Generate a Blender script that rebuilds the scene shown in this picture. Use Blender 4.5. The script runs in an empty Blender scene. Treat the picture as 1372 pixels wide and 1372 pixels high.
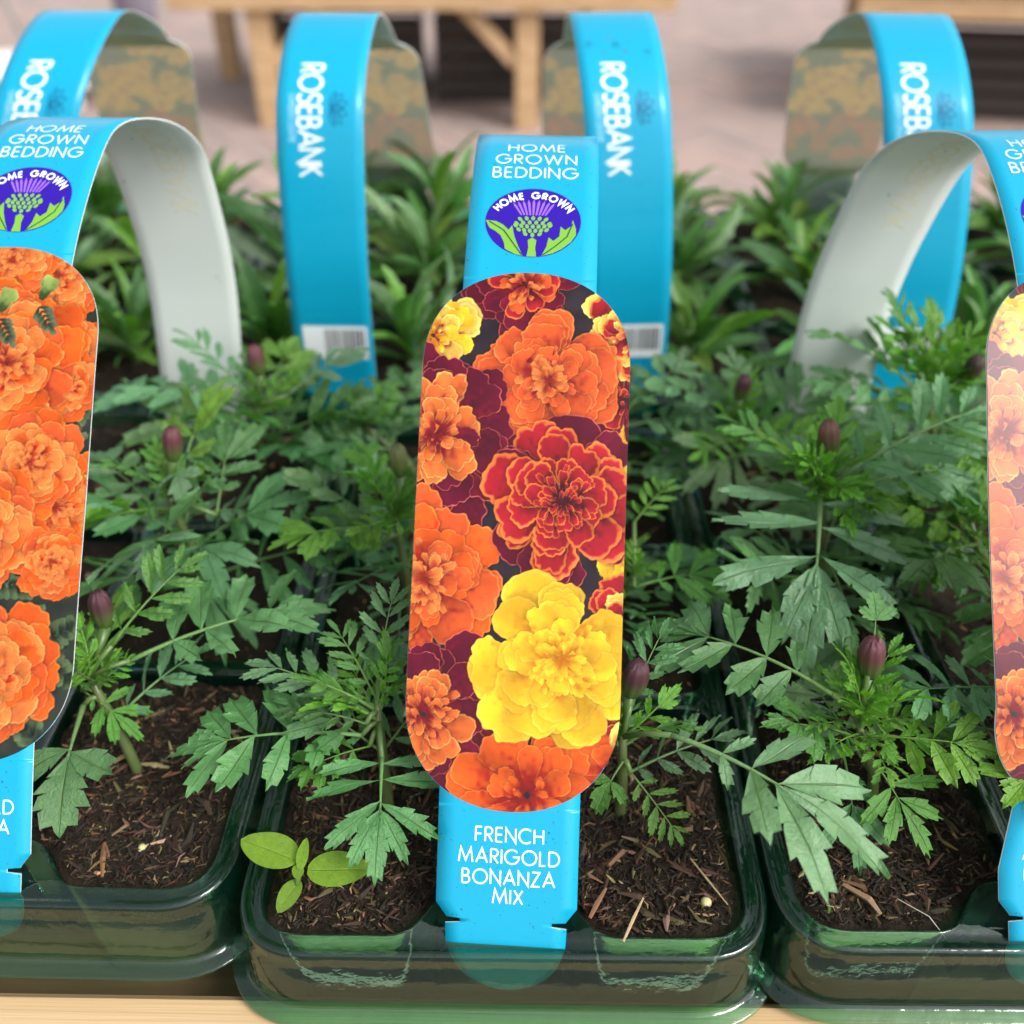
import bpy, bmesh, math, random
import numpy as np
from mathutils import Vector, Matrix

random.seed(7)
SC = bpy.context.scene
COL = SC.collection
R = math.radians

# ------------------------------------------------------------------ camera, sky, sun, exposure
RIM = 0.80                     # height of the pack rims above the paving (m)
CAMH = 0.233                   # camera above the rims
PITCH, YAW, FPX = R(37.6), R(0.84), 1346.0
CAM = Vector((0, 0, RIM + CAMH))
cam_d = bpy.data.cameras.new('camera')
cam = bpy.data.objects.new('camera', cam_d)
COL.objects.link(cam)
cam.location = CAM
cam.rotation_euler = (math.pi / 2 - PITCH, 0, YAW)
cam_d.sensor_width = 36
cam_d.lens = 36 * FPX / 1372
cam_d.clip_start = 0.01
cam_d.clip_end = 200
cam_d.dof.use_dof = True
cam_d.dof.focus_distance = 0.250
cam_d.dof.aperture_fstop = 9.0
SC.camera = cam

SUN_EL, SUN_AZ = R(46), R(126)
world = bpy.data.worlds.new('World')
SC.world = world
world.use_nodes = True
wn, wl = world.node_tree.nodes, world.node_tree.links
wn.clear()
sky = wn.new('ShaderNodeTexSky')
sky.sky_type = 'NISHITA'
sky.sun_disc = False
sky.sun_elevation = SUN_EL
sky.sun_rotation = SUN_AZ
sky.air_density = 1.0
sky.dust_density = 3.0
sky.ozone_density = 1.0
hs = wn.new('ShaderNodeHueSaturation')
hs.inputs['Saturation'].default_value = 0.18      # overcast: nearly neutral sky
bg = wn.new('ShaderNodeBackground')
bg.inputs['Strength'].default_value = 0.15
wo = wn.new('ShaderNodeOutputWorld')
wl.new(sky.outputs[0], hs.inputs['Color'])
wl.new(hs.outputs[0], bg.inputs['Color'])
wl.new(bg.outputs[0], wo.inputs['Surface'])

sun_d = bpy.data.lights.new('sun', 'SUN')
sun_d.energy = 1.5
sun_d.angle = R(25)
sun_d.color = (1.0, 0.96, 0.90)
sun = bpy.data.objects.new('sun', sun_d)
COL.objects.link(sun)
sd = Vector((math.cos(SUN_EL) * math.sin(SUN_AZ), math.cos(SUN_EL) * math.cos(SUN_AZ), math.sin(SUN_EL)))
sun.rotation_euler = sd.to_track_quat('Z', 'Y').to_euler()

vs = SC.view_settings
vs.view_transform = 'Standard'
vs.look = 'None'
vs.exposure = 0.74
vs.gamma = 1
vs.use_curve_mapping = False
SC.cycles.use_denoising = True
SC.cycles.transparent_max_bounces = 24
SC.cycles.max_bounces = 10
SC.cycles.caustics_reflective = False
SC.cycles.caustics_refractive = False


def ray(px, py):
    d = Vector(((px - 686) / FPX, -(py - 686) / FPX, -1))
    d = Matrix.Rotation(math.pi / 2 - PITCH, 3, 'X') @ d
    return Matrix.Rotation(YAW, 3, 'Z') @ d


def at(px, py, z):
    """the point at height z (above the rims) that a pixel of the photograph looks at"""
    d = ray(px, py)
    t = (RIM + z - CAM.z) / d.z
    return CAM + d * t


def lin(r, g, b):
    def f(c):
        c /= 255
        return c / 12.92 if c <= 0.04045 else ((c + 0.055) / 1.055) ** 2.4
    return (f(r), f(g), f(b))


# ------------------------------------------------------------------ material helpers
def newmat(name):
    m = bpy.data.materials.new(name)
    m.use_nodes = True
    nt = m.node_tree
    nt.nodes.clear()
    out = nt.nodes.new('ShaderNodeOutputMaterial')
    return m, nt, out


def nd(nt, kind, **kw):
    n = nt.nodes.new(kind)
    for k, v in kw.items():
        if k.startswith('i_'):
            n.inputs[k[2:].replace('_', ' ')].default_value = v
        else:
            setattr(n, k, v)
    return n


def ramp(nt, stops):
    n = nt.nodes.new('ShaderNodeValToRGB')
    e = n.color_ramp.elements
    while len(e) > 1:
        e.remove(e[-1])
    e[0].position, e[0].color = stops[0][0], (*stops[0][1], 1)
    for p, c in stops[1:]:
        x = e.new(p)
        x.color = (*c, 1)
    return n


def mixc(nt, fac, a, b, blend='MIX'):
    n = nt.nodes.new('ShaderNodeMix')
    n.data_type = 'RGBA'
    n.blend_type = blend
    for sock, v in ((n.inputs[0], fac), (n.inputs[6], a), (n.inputs[7], b)):
        if hasattr(v, 'node'):
            nt.links.new(v, sock)
        elif isinstance(v, tuple):
            sock.default_value = (*v, 1) if len(v) == 3 else v
        else:
            sock.default_value = v
    return n.outputs[2]


def principled(nt, **kw):
    p = nt.nodes.new('ShaderNodeBsdfPrincipled')
    for k, v in kw.items():
        s = p.inputs[k.replace('_', ' ')]
        if hasattr(v, 'node'):
            nt.links.new(v, s)
        elif isinstance(v, tuple):
            s.default_value = (*v, 1) if len(v) == 3 else v
        else:
            s.default_value = v
    return p


def noise(nt, scale, detail=4, rough=0.55, vec=None, coord='Object', dist=0.0):
    n = nd(nt, 'ShaderNodeTexNoise', i_Scale=scale, i_Detail=detail, i_Roughness=rough, i_Distortion=dist)
    if vec is None:
        tc = nt.nodes.new('ShaderNodeTexCoord')
        vec = tc.outputs[coord]
    nt.links.new(vec, n.inputs['Vector'])
    return n


def bump(nt, height, strength, dist):
    b = nd(nt, 'ShaderNodeBump', i_Strength=strength, i_Distance=dist)
    nt.links.new(height, b.inputs['Height'])
    return b.outputs[0]


def mapping(nt, scale, coord='Object', rot=(0, 0, 0)):
    tc = nt.nodes.new('ShaderNodeTexCoord')
    mp = nt.nodes.new('ShaderNodeMapping')
    mp.inputs['Scale'].default_value = scale
    mp.inputs['Rotation'].default_value = rot
    nt.links.new(tc.outputs[coord], mp.inputs['Vector'])
    return mp.outputs[0]


def mat_plain(name, col, rough=0.5, spec=0.35, coat=0.0, speck=0.0):
    m, nt, out = newmat(name)
    n = noise(nt, 900, 3)
    c = mixc(nt, n.outputs[0], tuple(x * (1 - speck) for x in col), tuple(min(1, x * (1 + speck)) for x in col))
    p = principled(nt, Base_Color=c, Roughness=rough, Specular_IOR_Level=spec, Coat_Weight=coat, Coat_Roughness=0.12)
    nt.links.new(p.outputs[0], out.inputs[0])
    return m


def mat_plastic():
    """thin green translucent thermoformed plastic: tinted clear sheet with a glossy skin and some dust"""
    m, nt, out = newmat('green_clear_plastic')
    tr = nd(nt, 'ShaderNodeBsdfTransparent')
    n = noise(nt, 60, 3)
    tint = mixc(nt, n.outputs[0], (0.40, 0.84, 0.58), (0.50, 0.90, 0.65))
    nt.links.new(tint, tr.inputs['Color'])
    nb = noise(nt, 340, 2)
    wv = noise(nt, 45, 2)
    hsum = nd(nt, 'ShaderNodeMath', operation='MULTIPLY_ADD')
    nt.links.new(wv.outputs[0], hsum.inputs[0])
    hsum.inputs[1].default_value = 4.0
    nt.links.new(nb.outputs[0], hsum.inputs[2])
    bm_ = bump(nt, hsum.outputs[0], 0.18, 0.0006)
    gl = nd(nt, 'ShaderNodeBsdfGlossy')
    gl.inputs['Roughness'].default_value = 0.05
    gl.inputs['Color'].default_value = (0.9, 1.0, 0.95, 1)
    nt.links.new(bm_, gl.inputs['Normal'])
    fr = nd(nt, 'ShaderNodeFresnel', i_IOR=1.55)
    nt.links.new(bm_, fr.inputs['Normal'])
    fm = nd(nt, 'ShaderNodeMath', operation='MULTIPLY_ADD')
    nt.links.new(fr.outputs[0], fm.inputs[0])
    fm.inputs[1].default_value = 1.0
    fm.inputs[2].default_value = 0.02
    mx = nd(nt, 'ShaderNodeMixShader')
    nt.links.new(fm.outputs[0], mx.inputs[0])
    nt.links.new(tr.outputs[0], mx.inputs[1])
    nt.links.new(gl.outputs[0], mx.inputs[2])
    # body colour + dust film
    df = nd(nt, 'ShaderNodeBsdfDiffuse')
    d2 = noise(nt, 1400, 2)
    rp = ramp(nt, [(0.62, (0, 0, 0)), (0.72, (1, 1, 1))])
    nt.links.new(d2.outputs[0], rp.inputs[0])
    dc = mixc(nt, rp.outputs[0], (0.003, 0.080, 0.060), (0.16, 0.19, 0.14))
    nt.links.new(dc, df.inputs['Color'])
    mx2 = nd(nt, 'ShaderNodeMixShader')
    mx2.inputs[0].default_value = 0.08
    nt.links.new(mx.outputs[0], mx2.inputs[1])
    nt.links.new(df.outputs[0], mx2.inputs[2])
    nt.links.new(mx2.outputs[0], out.inputs[0])
    return m


def mat_leaf(name, rough=0.33, trans=0.22, bumpscale=48):
    """colour comes from the object's own colour (age of the leaf); veins from a vertex attribute"""
    m, nt, out = newmat(name)
    oi = nt.nodes.new('ShaderNodeObjectInfo')
    at_ = nd(nt, 'ShaderNodeAttribute', attribute_name='vein')
    n = noise(nt, 9, 5, 0.65)
    n2 = noise(nt, bumpscale, 4, 0.6)
    c1 = mixc(nt, n.outputs[0], (0.45, 0.52, 0.42), (1.55, 1.48, 1.58))
    c2 = mixc(nt, 1.0, oi.outputs['Color'], c1, 'MULTIPLY')
    c3 = mixc(nt, at_.outputs['Fac'], c2, mixc(nt, 0.5, oi.outputs['Color'], (0.22, 0.34, 0.10)))
    hs_ = nd(nt, 'ShaderNodeMath', operation='MULTIPLY_ADD')
    nt.links.new(at_.outputs['Fac'], hs_.inputs[0])
    hs_.inputs[1].default_value = -1.2
    nt.links.new(n2.outputs[0], hs_.inputs[2])
    nrm = bump(nt, hs_.outputs[0], 0.7, 0.0007)
    p = principled(nt, Base_Color=c3, Roughness=rough, Specular_IOR_Level=0.55, Normal=nrm)
    t = nd(nt, 'ShaderNodeBsdfTranslucent')
    tcl = mixc(nt, 1.0, c3, (1.7, 2.2, 0.7), 'MULTIPLY')
    nt.links.new(tcl, t.inputs['Color'])
    mx = nd(nt, 'ShaderNodeMixShader')
    mx.inputs[0].default_value = trans
    nt.links.new(p.outputs[0], mx.inputs[1])
    nt.links.new(t.outputs[0], mx.inputs[2])
    nt.links.new(mx.outputs[0], out.inputs[0])
    return m


def mat_bud(name):
    m, nt, out = newmat(name)
    at_ = nd(nt, 'ShaderNodeAttribute', attribute_name='vein')       # 0 base .. 1 tip
    oi = nt.nodes.new('ShaderNodeObjectInfo')
    n = noise(nt, 500, 3)
    f = nd(nt, 'ShaderNodeMath', operation='MULTIPLY_ADD')
    nt.links.new(n.outputs[0], f.inputs[0])
    f.inputs[1].default_value = 0.5
    nt.links.new(at_.outputs['Fac'], f.inputs[2])
    rp = ramp(nt, [(0.30, (0.10, 0.17, 0.03)), (0.75, (1, 1, 1))])
    nt.links.new(f.outputs[0], rp.inputs[0])
    c = mixc(nt, 1.0, rp.outputs[0], oi.outputs['Color'], 'MULTIPLY')
    rp2 = ramp(nt, [(0.48, (0, 0, 0)), (0.95, (1, 1, 1))])
    nt.links.new(f.outputs[0], rp2.inputs[0])
    c = mixc(nt, rp2.outputs[0], (0.07, 0.13, 0.025), oi.outputs['Color'])
    p = principled(nt, Base_Color=c, Roughness=0.38, Normal=bump(nt, n.outputs[0], 0.4, 0.0004))
    nt.links.new(p.outputs[0], out.inputs[0])
    return m


def mat_soil():
    m, nt, out = newmat('peat_compost')
    n = noise(nt, 260, 6, 0.7)
    n2 = noise(nt, 900, 4, 0.7)
    rp = ramp(nt, [(0.30, (0.004, 0.003, 0.002)), (0.52, (0.014, 0.009, 0.006)), (0.74, (0.050, 0.030, 0.018))])
    nt.links.new(n.outputs[0], rp.inputs[0])
    c = mixc(nt, n2.outputs[0], rp.outputs[0], mixc(nt, 0.5, rp.outputs[0], (0.05, 0.03, 0.018)))
    p = principled(nt, Base_Color=c, Roughness=0.85, Specular_IOR_Level=0.25, Normal=bump(nt, n2.outputs[0], 0.9, 0.0015))
    nt.links.new(p.outputs[0], out.inputs[0])
    return m


def mat_vcol(name, attr='col', rough=0.8, spec=0.3, coat=0.0, bumps=0.0, gain=1.0, trans=0.0):
    m, nt, out = newmat(name)
    a = nd(nt, 'ShaderNodeAttribute', attribute_name=attr)
    n = noise(nt, 1500, 3)
    c = mixc(nt, n.outputs[0], mixc(nt, 1.0, a.outputs['Color'], (gain * .90,) * 3, 'MULTIPLY'),
             mixc(nt, 1.0, a.outputs['Color'], (gain * 1.10,) * 3, 'MULTIPLY'))
    kw = dict(Base_Color=c, Roughness=rough, Specular_IOR_Level=spec, Coat_Weight=coat, Coat_Roughness=0.15)
    if bumps:
        kw['Normal'] = bump(nt, n.outputs[0], bumps, 0.0005)
    p = principled(nt, **kw)
    if trans:
        t = nd(nt, 'ShaderNodeBsdfTranslucent')
        nt.links.new(mixc(nt, 0.5, c, (0.85, 0.85, 0.8)), t.inputs['Color'])
        mx = nd(nt, 'ShaderNodeMixShader')
        mx.inputs[0].default_value = trans
        nt.links.new(p.outputs[0], mx.inputs[1])
        nt.links.new(t.outputs[0], mx.inputs[2])
        nt.links.new(mx.outputs[0], out.inputs[0])
    else:
        nt.links.new(p.outputs[0], out.inputs[0])
    return m


def mat_label(name, col, rough=0.28):
    """printed card-weight plastic: colour, faint handling marks, soft gloss"""
    m, nt, out = newmat(name)
    n = noise(nt, 24, 3)
    sp = noise(nt, 1100, 2)
    rp = ramp(nt, [(0.27, (0.35, 0.35, 0.35)), (0.31, (1, 1, 1))])
    nt.links.new(sp.outputs[0], rp.inputs[0])
    c = mixc(nt, n.outputs[0], tuple(x * 0.94 for x in col), tuple(min(1, x * 1.05) for x in col))
    c = mixc(nt, 1.0, c, rp.outputs[0], 'MULTIPLY')
    w = noise(nt, 1.0, 2, vec=mapping(nt, (4, 60, 60)))
    nrm = bump(nt, w.outputs[0], 0.10, 0.004)
    p = principled(nt, Base_Color=c, Roughness=rough, Specular_IOR_Level=0.45, Normal=nrm)
    t = nd(nt, 'ShaderNodeBsdfTranslucent')
    nt.links.new(mixc(nt, 0.45, c, (0.75, 0.9, 0.92)), t.inputs['Color'])
    mx = nd(nt, 'ShaderNodeMixShader')
    mx.inputs[0].default_value = 0.12
    nt.links.new(p.outputs[0], mx.inputs[1])
    nt.links.new(t.outputs[0], mx.inputs[2])
    nt.links.new(mx.outputs[0], out.inputs[0])
    return m


def mat_back(name):
    m, nt, out = newmat(name)
    n = noise(nt, 30, 3)
    sp = noise(nt, 260, 1)
    rp = ramp(nt, [(0.20, (0.25, 0.27, 0.25)), (0.225, (1, 1, 1))])
    nt.links.new(sp.outputs[0], rp.inputs[0])
    c = mixc(nt, n.outputs[0], (0.82, 0.88, 0.84), (0.88, 0.92, 0.88))
    c = mixc(nt, 1.0, c, rp.outputs[0], 'MULTIPLY')
    p = principled(nt, Base_Color=c, Roughness=0.4)
    t = nd(nt, 'ShaderNodeBsdfTranslucent')
    t.inputs['Color'].default_value = (0.80, 0.88, 0.86, 1)
    mx = nd(nt, 'ShaderNodeMixShader')
    mx.inputs[0].default_value = 0.20
    nt.links.new(p.outputs[0], mx.inputs[1])
    nt.links.new(t.outputs[0], mx.inputs[2])
    nt.links.new(mx.outputs[0], out.inputs[0])
    return m


def mat_wood(name, light, dark, scale=(3, 60, 60), rough=0.6):
    m, nt, out = newmat(name)
    v = mapping(nt, scale)
    n = noise(nt, 1.0, 5, 0.6, vec=v, dist=0.8)
    v2 = mapping(nt, (scale[0] * 3, scale[1] * 9, scale[2] * 9))
    n2 = noise(nt, 1.0, 3, 0.6, vec=v2)
    rp = ramp(nt, [(0.30, dark), (0.48, tuple((a + b) / 2 for a, b in zip(light, dark))), (0.62, light)])
    nt.links.new(n.outputs[0], rp.inputs[0])
    c = mixc(nt, n2.outputs[0], mixc(nt, 1.0, rp.outputs[0], (0.82, 0.80, 0.78), 'MULTIPLY'), rp.outputs[0])
    p = principled(nt, Base_Color=c, Roughness=rough, Specular_IOR_Level=0.35, Normal=bump(nt, n2.outputs[0], 0.35, 0.001))
    nt.links.new(p.outputs[0], out.inputs[0])
    return m


def mat_paver():
    m, nt, out = newmat('block_paving')
    oi = nt.nodes.new('ShaderNodeObjectInfo')
    geo = nt.nodes.new('ShaderNodeNewGeometry')
    add = nd(nt, 'ShaderNodeMath', operation='ADD')
    nt.links.new(oi.outputs['Random'], add.inputs[0])
    nt.links.new(geo.outputs['Random Per Island'], add.inputs[1])
    fr = nd(nt, 'ShaderNodeMath', operation='FRACT')
    nt.links.new(add.outputs[0], fr.inputs[0])
    rp = ramp(nt, [(0.0, (0.41, 0.31, 0.28)), (0.35, (0.35, 0.275, 0.25)), (0.7, (0.45, 0.325, 0.285)), (1.0, (0.34, 0.275, 0.255))])
    nt.links.new(fr.outputs[0], rp.inputs[0])
    n = noise(nt, 90, 4)
    c = mixc(nt, n.outputs[0], mixc(nt, 1.0, rp.outputs[0], (0.8,) * 3, 'MULTIPLY'), rp.outputs[0])
    p = principled(nt, Base_Color=c, Roughness=0.8)
    nt.links.new(p.outputs[0], out.inputs[0])
    return m


def mat_water():
    m, nt, out = newmat('water')
    tr = nd(nt, 'ShaderNodeBsdfTransparent')
    n = noise(nt, 500, 1)
    nt.links.new(mixc(nt, n.outputs[0], (0.80, 0.88, 0.92), (0.95, 0.98, 1.0)), tr.inputs['Color'])
    gl = nd(nt, 'ShaderNodeBsdfGlossy')
    gl.inputs['Roughness'].default_value = 0.03
    fr = nd(nt, 'ShaderNodeFresnel', i_IOR=1.33)
    mx = nd(nt, 'ShaderNodeMixShader')
    nt.links.new(fr.outputs[0], mx.inputs[0])
    nt.links.new(tr.outputs[0], mx.inputs[1])
    nt.links.new(gl.outputs[0], mx.inputs[2])
    nt.links.new(mx.outputs[0], out.inputs[0])
    return m


M = {
    'water': mat_water(),
    'plastic': mat_plastic(),
    'leaf': mat_leaf('marigold_leaf'),
    'strap': mat_leaf('strap_leaf', 0.34, 0.18, 30),
    'bud': mat_bud('flower_bud'),
    'soil': mat_soil(),
    'fibre': mat_vcol('bark_fibre', rough=0.75, bumps=0.4),
    'picture': mat_vcol('printed_picture', rough=0.25, spec=0.28, gain=0.72),
    'picture_thin': mat_vcol('thin_printed_picture', rough=0.35, spec=0.4, gain=1.0, trans=0.6),
    'blue': mat_label('cyan_print', (0.0, 0.365, 0.585)),
    'back': mat_back('label_reverse'),
    'edge': mat_plain('label_edge', (0.85, 0.88, 0.88)),
    'white': mat_plain('white_print', (0.86, 0.90, 0.92), 0.35),
    'purple': mat_plain('purple_print', (0.022, 0.002, 0.30), 0.3, speck=0.08),
    'lilac': mat_plain('lilac_print', (0.28, 0.12, 0.68), 0.3),
    'lime': mat_plain('lime_print', (0.17, 0.40, 0.04), 0.3, speck=0.05),
    'ink': mat_plain('ink_print', (0.015, 0.055, 0.06), 0.35),
    'blueink': mat_plain('blue_ink_print', (0.0, 0.13, 0.28), 0.35),
    'paleblue': mat_plain('pale_blue_print', (0.32, 0.66, 0.84), 0.35),
    'ghost': mat_plain('show_through', (0.76, 0.76, 0.64), 0.5),
    'black': mat_plain('bar_ink', (0.02, 0.02, 0.025), 0.4),
    'pine': mat_wood('pine_board', (0.74, 0.57, 0.36), (0.58, 0.40, 0.21)),
    'deck': mat_wood('deck_slat', (0.30, 0.20, 0.11), (0.16, 0.10, 0.05)),
    'timber': mat_wood('bench_timber', (0.62, 0.42, 0.24), (0.46, 0.29, 0.15), (6, 40, 40)),
    'paver': mat_paver(),
    'joint': mat_plain('paving_bed', (0.22, 0.18, 0.165), 0.9, speck=0.2),
    'whiteplastic': mat_plain('white_plastic', (0.82, 0.81, 0.79), 0.35),
    'dark': mat_plain('under_table_dark', (0.045, 0.036, 0.032), 0.5, speck=0.2),  # colour of the added crates that darken the shade under the tables
    'greybag': mat_plain('grey_fabric', (0.22, 0.19, 0.24), 0.8, speck=0.15),
    'metal': mat_plain('grey_metal', (0.32, 0.31, 0.30), 0.4),
    'granule': mat_plain('granule', (0.55, 0.52, 0.25), 0.45, speck=0.1),
}


# ------------------------------------------------------------------ object helpers
def link(name, me, mats=(), parent=None, loc=None):
    o = bpy.data.objects.new(name, me)
    COL.objects.link(o)
    if me is not None and not me.materials:
        for m in mats:
            me.materials.append(m)
    if parent is not None:
        o.parent = parent
    if loc is not None:
        o.location = loc
    return o


def mesh(name, verts, faces, smooth=True):
    me = bpy.data.meshes.new(name)
    me.from_pydata([tuple(v) for v in verts], [], faces)
    if smooth:
        me.polygons.foreach_set('use_smooth', [True] * len(me.polygons))
    me.update()
    return me


def tag(o, label=None, cat=None, group=None, kind=None):
    for k, v in (('label', label), ('category', cat), ('group', group), ('kind', kind)):
        if v:
            o[k] = v
    return o


def empty(name, loc=(0, 0, 0), rz=0):
    o = bpy.data.objects.new(name, None)
    COL.objects.link(o)
    o.empty_display_size = 0.01
    o.location = loc
    o.rotation_euler = (0, 0, rz)
    return o


def box_mesh(name, sx, sy, sz, bev=0.0, seg=2):
    bm = bmesh.new()
    bmesh.ops.create_cube(bm, size=1)
    bmesh.ops.scale(bm, vec=(sx, sy, sz), verts=bm.verts)
    if bev:
        bmesh.ops.bevel(bm, geom=bm.edges[:], offset=bev, segments=seg, affect='EDGES', profile=0.5)
    me = bpy.data.meshes.new(name)
    bm.to_mesh(me)
    bm.free()
    return me


def tube(path, radii, n=8, cap=True):
    """verts, faces of a tapered tube along a list of points"""
    V, F = [], []
    P = [Vector(p) for p in path]
    up = Vector((0.31, 0.2, 0.93))
    for i, p in enumerate(P):
        t = (P[min(i + 1, len(P) - 1)] - P[max(i - 1, 0)]).normalized()
        a = t.cross(up)
        if a.length < 1e-6:
            a = t.cross(Vector((1, 0, 0)))
        a.normalize()
        b = t.cross(a)
        r = radii[i] if hasattr(radii, '__len__') else radii
        for k in range(n):
            w = 2 * math.pi * k / n
            V.append(p + (a * math.cos(w) + b * math.sin(w)) * r)
    for i in range(len(P) - 1):
        for k in range(n):
            F.append((i * n + k, i * n + (k + 1) % n, (i + 1) * n + (k + 1) % n, (i + 1) * n + k))
    if cap:
        F.append(tuple(range(n))[::-1])
        F.append(tuple((len(P) - 1) * n + k for k in range(n)))
    return V, F


def float_attr(me, name, vals):
    a = me.attributes.new(name, 'FLOAT', 'POINT')
    a.data.foreach_set('value', np.asarray(vals, dtype=np.float32))


def color_attr(me, name, rgb):
    a = me.attributes.new(name, 'FLOAT_COLOR', 'POINT')
    c = np.ones((len(rgb), 4), dtype=np.float32)
    c[:, :3] = rgb
    a.data.foreach_set('color', c.ravel())


# ------------------------------------------------------------------ paving (45 degree herringbone blocks, real joints)
GR = -0.0
bm = bmesh.new()
for v in ((-60, -20), (60, -20), (60, 100), (-60, 100)):
    bm.verts.new((v[0], v[1], -0.012))
bm.faces.new(bm.verts[:])
me = bpy.data.meshes.new('paving_bed')
bm.to_mesh(me)
bm.free()
ground = link('paving', me, [M['joint']])
tag(ground, 'pinkish grey block paving laid in diagonal herringbone', None, kind='structure')

PB = box_mesh('paver', 0.197, 0.097, 0.05, 0.005, 1)
PB.materials.append(M['paver'])


def herring():
    out = []
    for i in range(-70, 70):
        for j in range(-30, 30):
            for k in range(2):
                if k == 0:
                    x, y, a = i * 0.1 + j * 0.2 + 0.1, i * 0.1 - j * 0.2 + 0.05, 0
                else:
                    x, y, a = i * 0.1 + j * 0.2 + 0.05, i * 0.1 - j * 0.2 + 0.2, math.pi / 2
                out.append((x, y, a))
    return out


rnd = random.Random(3)
cand = []
ca, sa = math.cos(R(38)), math.sin(R(38))
for x, y, a in herring():
    X, Y = ca * x - sa * y, sa * x + ca * y + 4.0
    if 1.9 < Y < 8.5 and abs(X) < 0.75 + 0.62 * Y:
        cand.append((Y + abs(X) * 0.2, X, Y, a + R(38)))
cand.sort()
for q, X, Y, a in cand[:300]:
    o = link('paver', PB, parent=ground, loc=(X, Y, -0.025 + rnd.uniform(-0.0015, 0.0015)))
    o.rotation_euler = (0, 0, a)
bm = bmesh.new()
for q, X, Y, a in cand[300:]:
    mat = Matrix.Translation((X, Y, -0.025 + rnd.uniform(-0.0015, 0.0015))) @ Matrix.Rotation(a, 4, 'Z') @ Matrix.Diagonal((0.197, 0.097, 0.05, 1))
    bmesh.ops.create_cube(bm, size=1, matrix=mat)
me = bpy.data.meshes.new('far_pavers')
bm.to_mesh(me)
bm.free()
o = link('paver_field', me, [M['paver']], parent=ground)
o['kind'] = 'stuff'


# ------------------------------------------------------------------ the display bench the packs stand on
DECK = RIM - 0.0505
LIPZ = RIM - 0.024
bench = empty('display_bench', (0, 0.38, 0))
tag(bench, 'pale pine display bench with a front edging board carrying the packs', 'bench')


def part_box(name, parent, mat, cx, cy, cz, sx, sy, sz, bev=0.002, rot=(0, 0, 0)):
    me_ = box_mesh(name, sx, sy, sz, bev)
    o_ = link(name, me_, [mat], parent)
    o_.location = Vector((cx, cy, cz)) - parent.location
    o_.rotation_euler = rot
    return o_


BX = 0.62
# edging board: back edge at y=0.1293, top 2.5 mm under the pack lips, with a grooved top
gv, gf = [], []
prof = [(-0.034, -0.045), (-0.034, -0.004), (-0.031, -0.0008), (-0.027, 0), (-0.0115, 0), (-0.0108, -0.0012), (-0.0098, -0.0012), (-0.009, 0), (-0.002, 0), (0, -0.002), (0, -0.045)]
for i in range(2):
    for y, z in prof:
        gv.append(((-BX, BX)[i], 0.1300 + y, LIPZ - 0.0022 + z))
k = len(prof)
for i in range(k):
    gf.append((i, (i + 1) % k, k + (i + 1) % k, k + i))
gf += [tuple(range(k))[::-1], tuple(range(k, 2 * k))]
me = mesh('edging_board', [Vector(v) - bench.location for v in gv], gf, False)
link('edging_board', me, [M['pine']], bench)
part_box('edging_board', bench, M['pine'], 0, 0.648, LIPZ - 0.024, 2 * BX, 0.030, 0.045)
for i in range(7):
    part_box('deck_slat', bench, M['deck'], 0, 0.165 + i * 0.073, DECK - 0.011, 2 * BX, 0.064, 0.022)
for x in (-0.5, 0.5):
    part_box('crossbar', bench, M['pine'], x, 0.38, DECK - 0.0475, 0.045, 0.49, 0.05)
    for y in (0.165, 0.60):
        part_box('leg', bench, M['pine'], x, y, (DECK - 0.0735) / 2, 0.06, 0.06, DECK - 0.0735)


# ------------------------------------------------------------------ six-cell packs
PHX, PHY = 0.0658, 0.1175


def round_poly(pts, trims, seg=8):
    out = []
    n = len(pts)
    for i in range(n):
        p = Vector(pts[i]).to_2d()
        a = Vector(pts[i - 1]).to_2d()
        b = Vector(pts[(i + 1) % n]).to_2d()
        t = trims[i] if hasattr(trims, '__len__') else trims
        p0 = p + (a - p).normalized() * t
        p1 = p + (b - p).normalized() * t
        for k_ in range(seg + 1):
            u = k_ / seg
            out.append(p0 * (1 - u) ** 2 + p * 2 * u * (1 - u) + p1 * u * u)
    res = []
    for p in out:                                   # drop duplicates, then even out the long straights
        if not res or (p - res[-1]).length > 2e-4:
            res.append(p)
    if (res[0] - res[-1]).length < 2e-4:
        res.pop()
    return res


def offset_loop(loop, d):
    n = len(loop)
    out = []
    for i in range(n):
        t = (loop[(i + 1) % n] - loop[i - 1]).normalized()
        out.append(loop[i] + Vector((t.y, -t.x)) * d)   # outward for a counter-clockwise loop
    return out


ROWS = [(-PHY + 0.0038, -0.0380), (-0.0340, 0.0340), (0.0380, PHY - 0.0038)]


def cell_loops():
    loops = []
    for r_, (y0, y1) in enumerate(ROWS):
        for sx in (-1, 1):
            x0, x1 = 0.0022, PHX - 0.0038
            if r_ == 0:
                pts = [(x1, y0), (x1, y1), (x0, y1), (x0, y0 + 0.0135), (0.0135, y0 + 0.0135), (0.0235, y0)]
                tr = [0.013, 0.009, 0.008, 0.003, 0.0045, 0.0055]
            elif r_ == 2:
                pts = [(x1, y0), (x1, y1), (0.0235, y1), (0.0135, y1 - 0.0135), (x0, y1 - 0.0135), (x0, y0)]
                tr = [0.009, 0.013, 0.0055, 0.0045, 0.003, 0.008]
            else:
                pts = [(x1, y0), (x1, y1), (x0, y1), (x0, y0)]
                tr = [0.009, 0.009, 0.008, 0.008]
            if sx < 0:
                pts = [(-x, y) for x, y in pts][::-1]
                tr = tr[::-1]
            lp = round_poly(pts, tr)
            loops.append(lp)
    return loops


def is_ccw(l):
    return sum(l[i].x * l[(i + 1) % len(l)].y - l[(i + 1) % len(l)].x * l[i].y for i in range(len(l))) > 0


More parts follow.
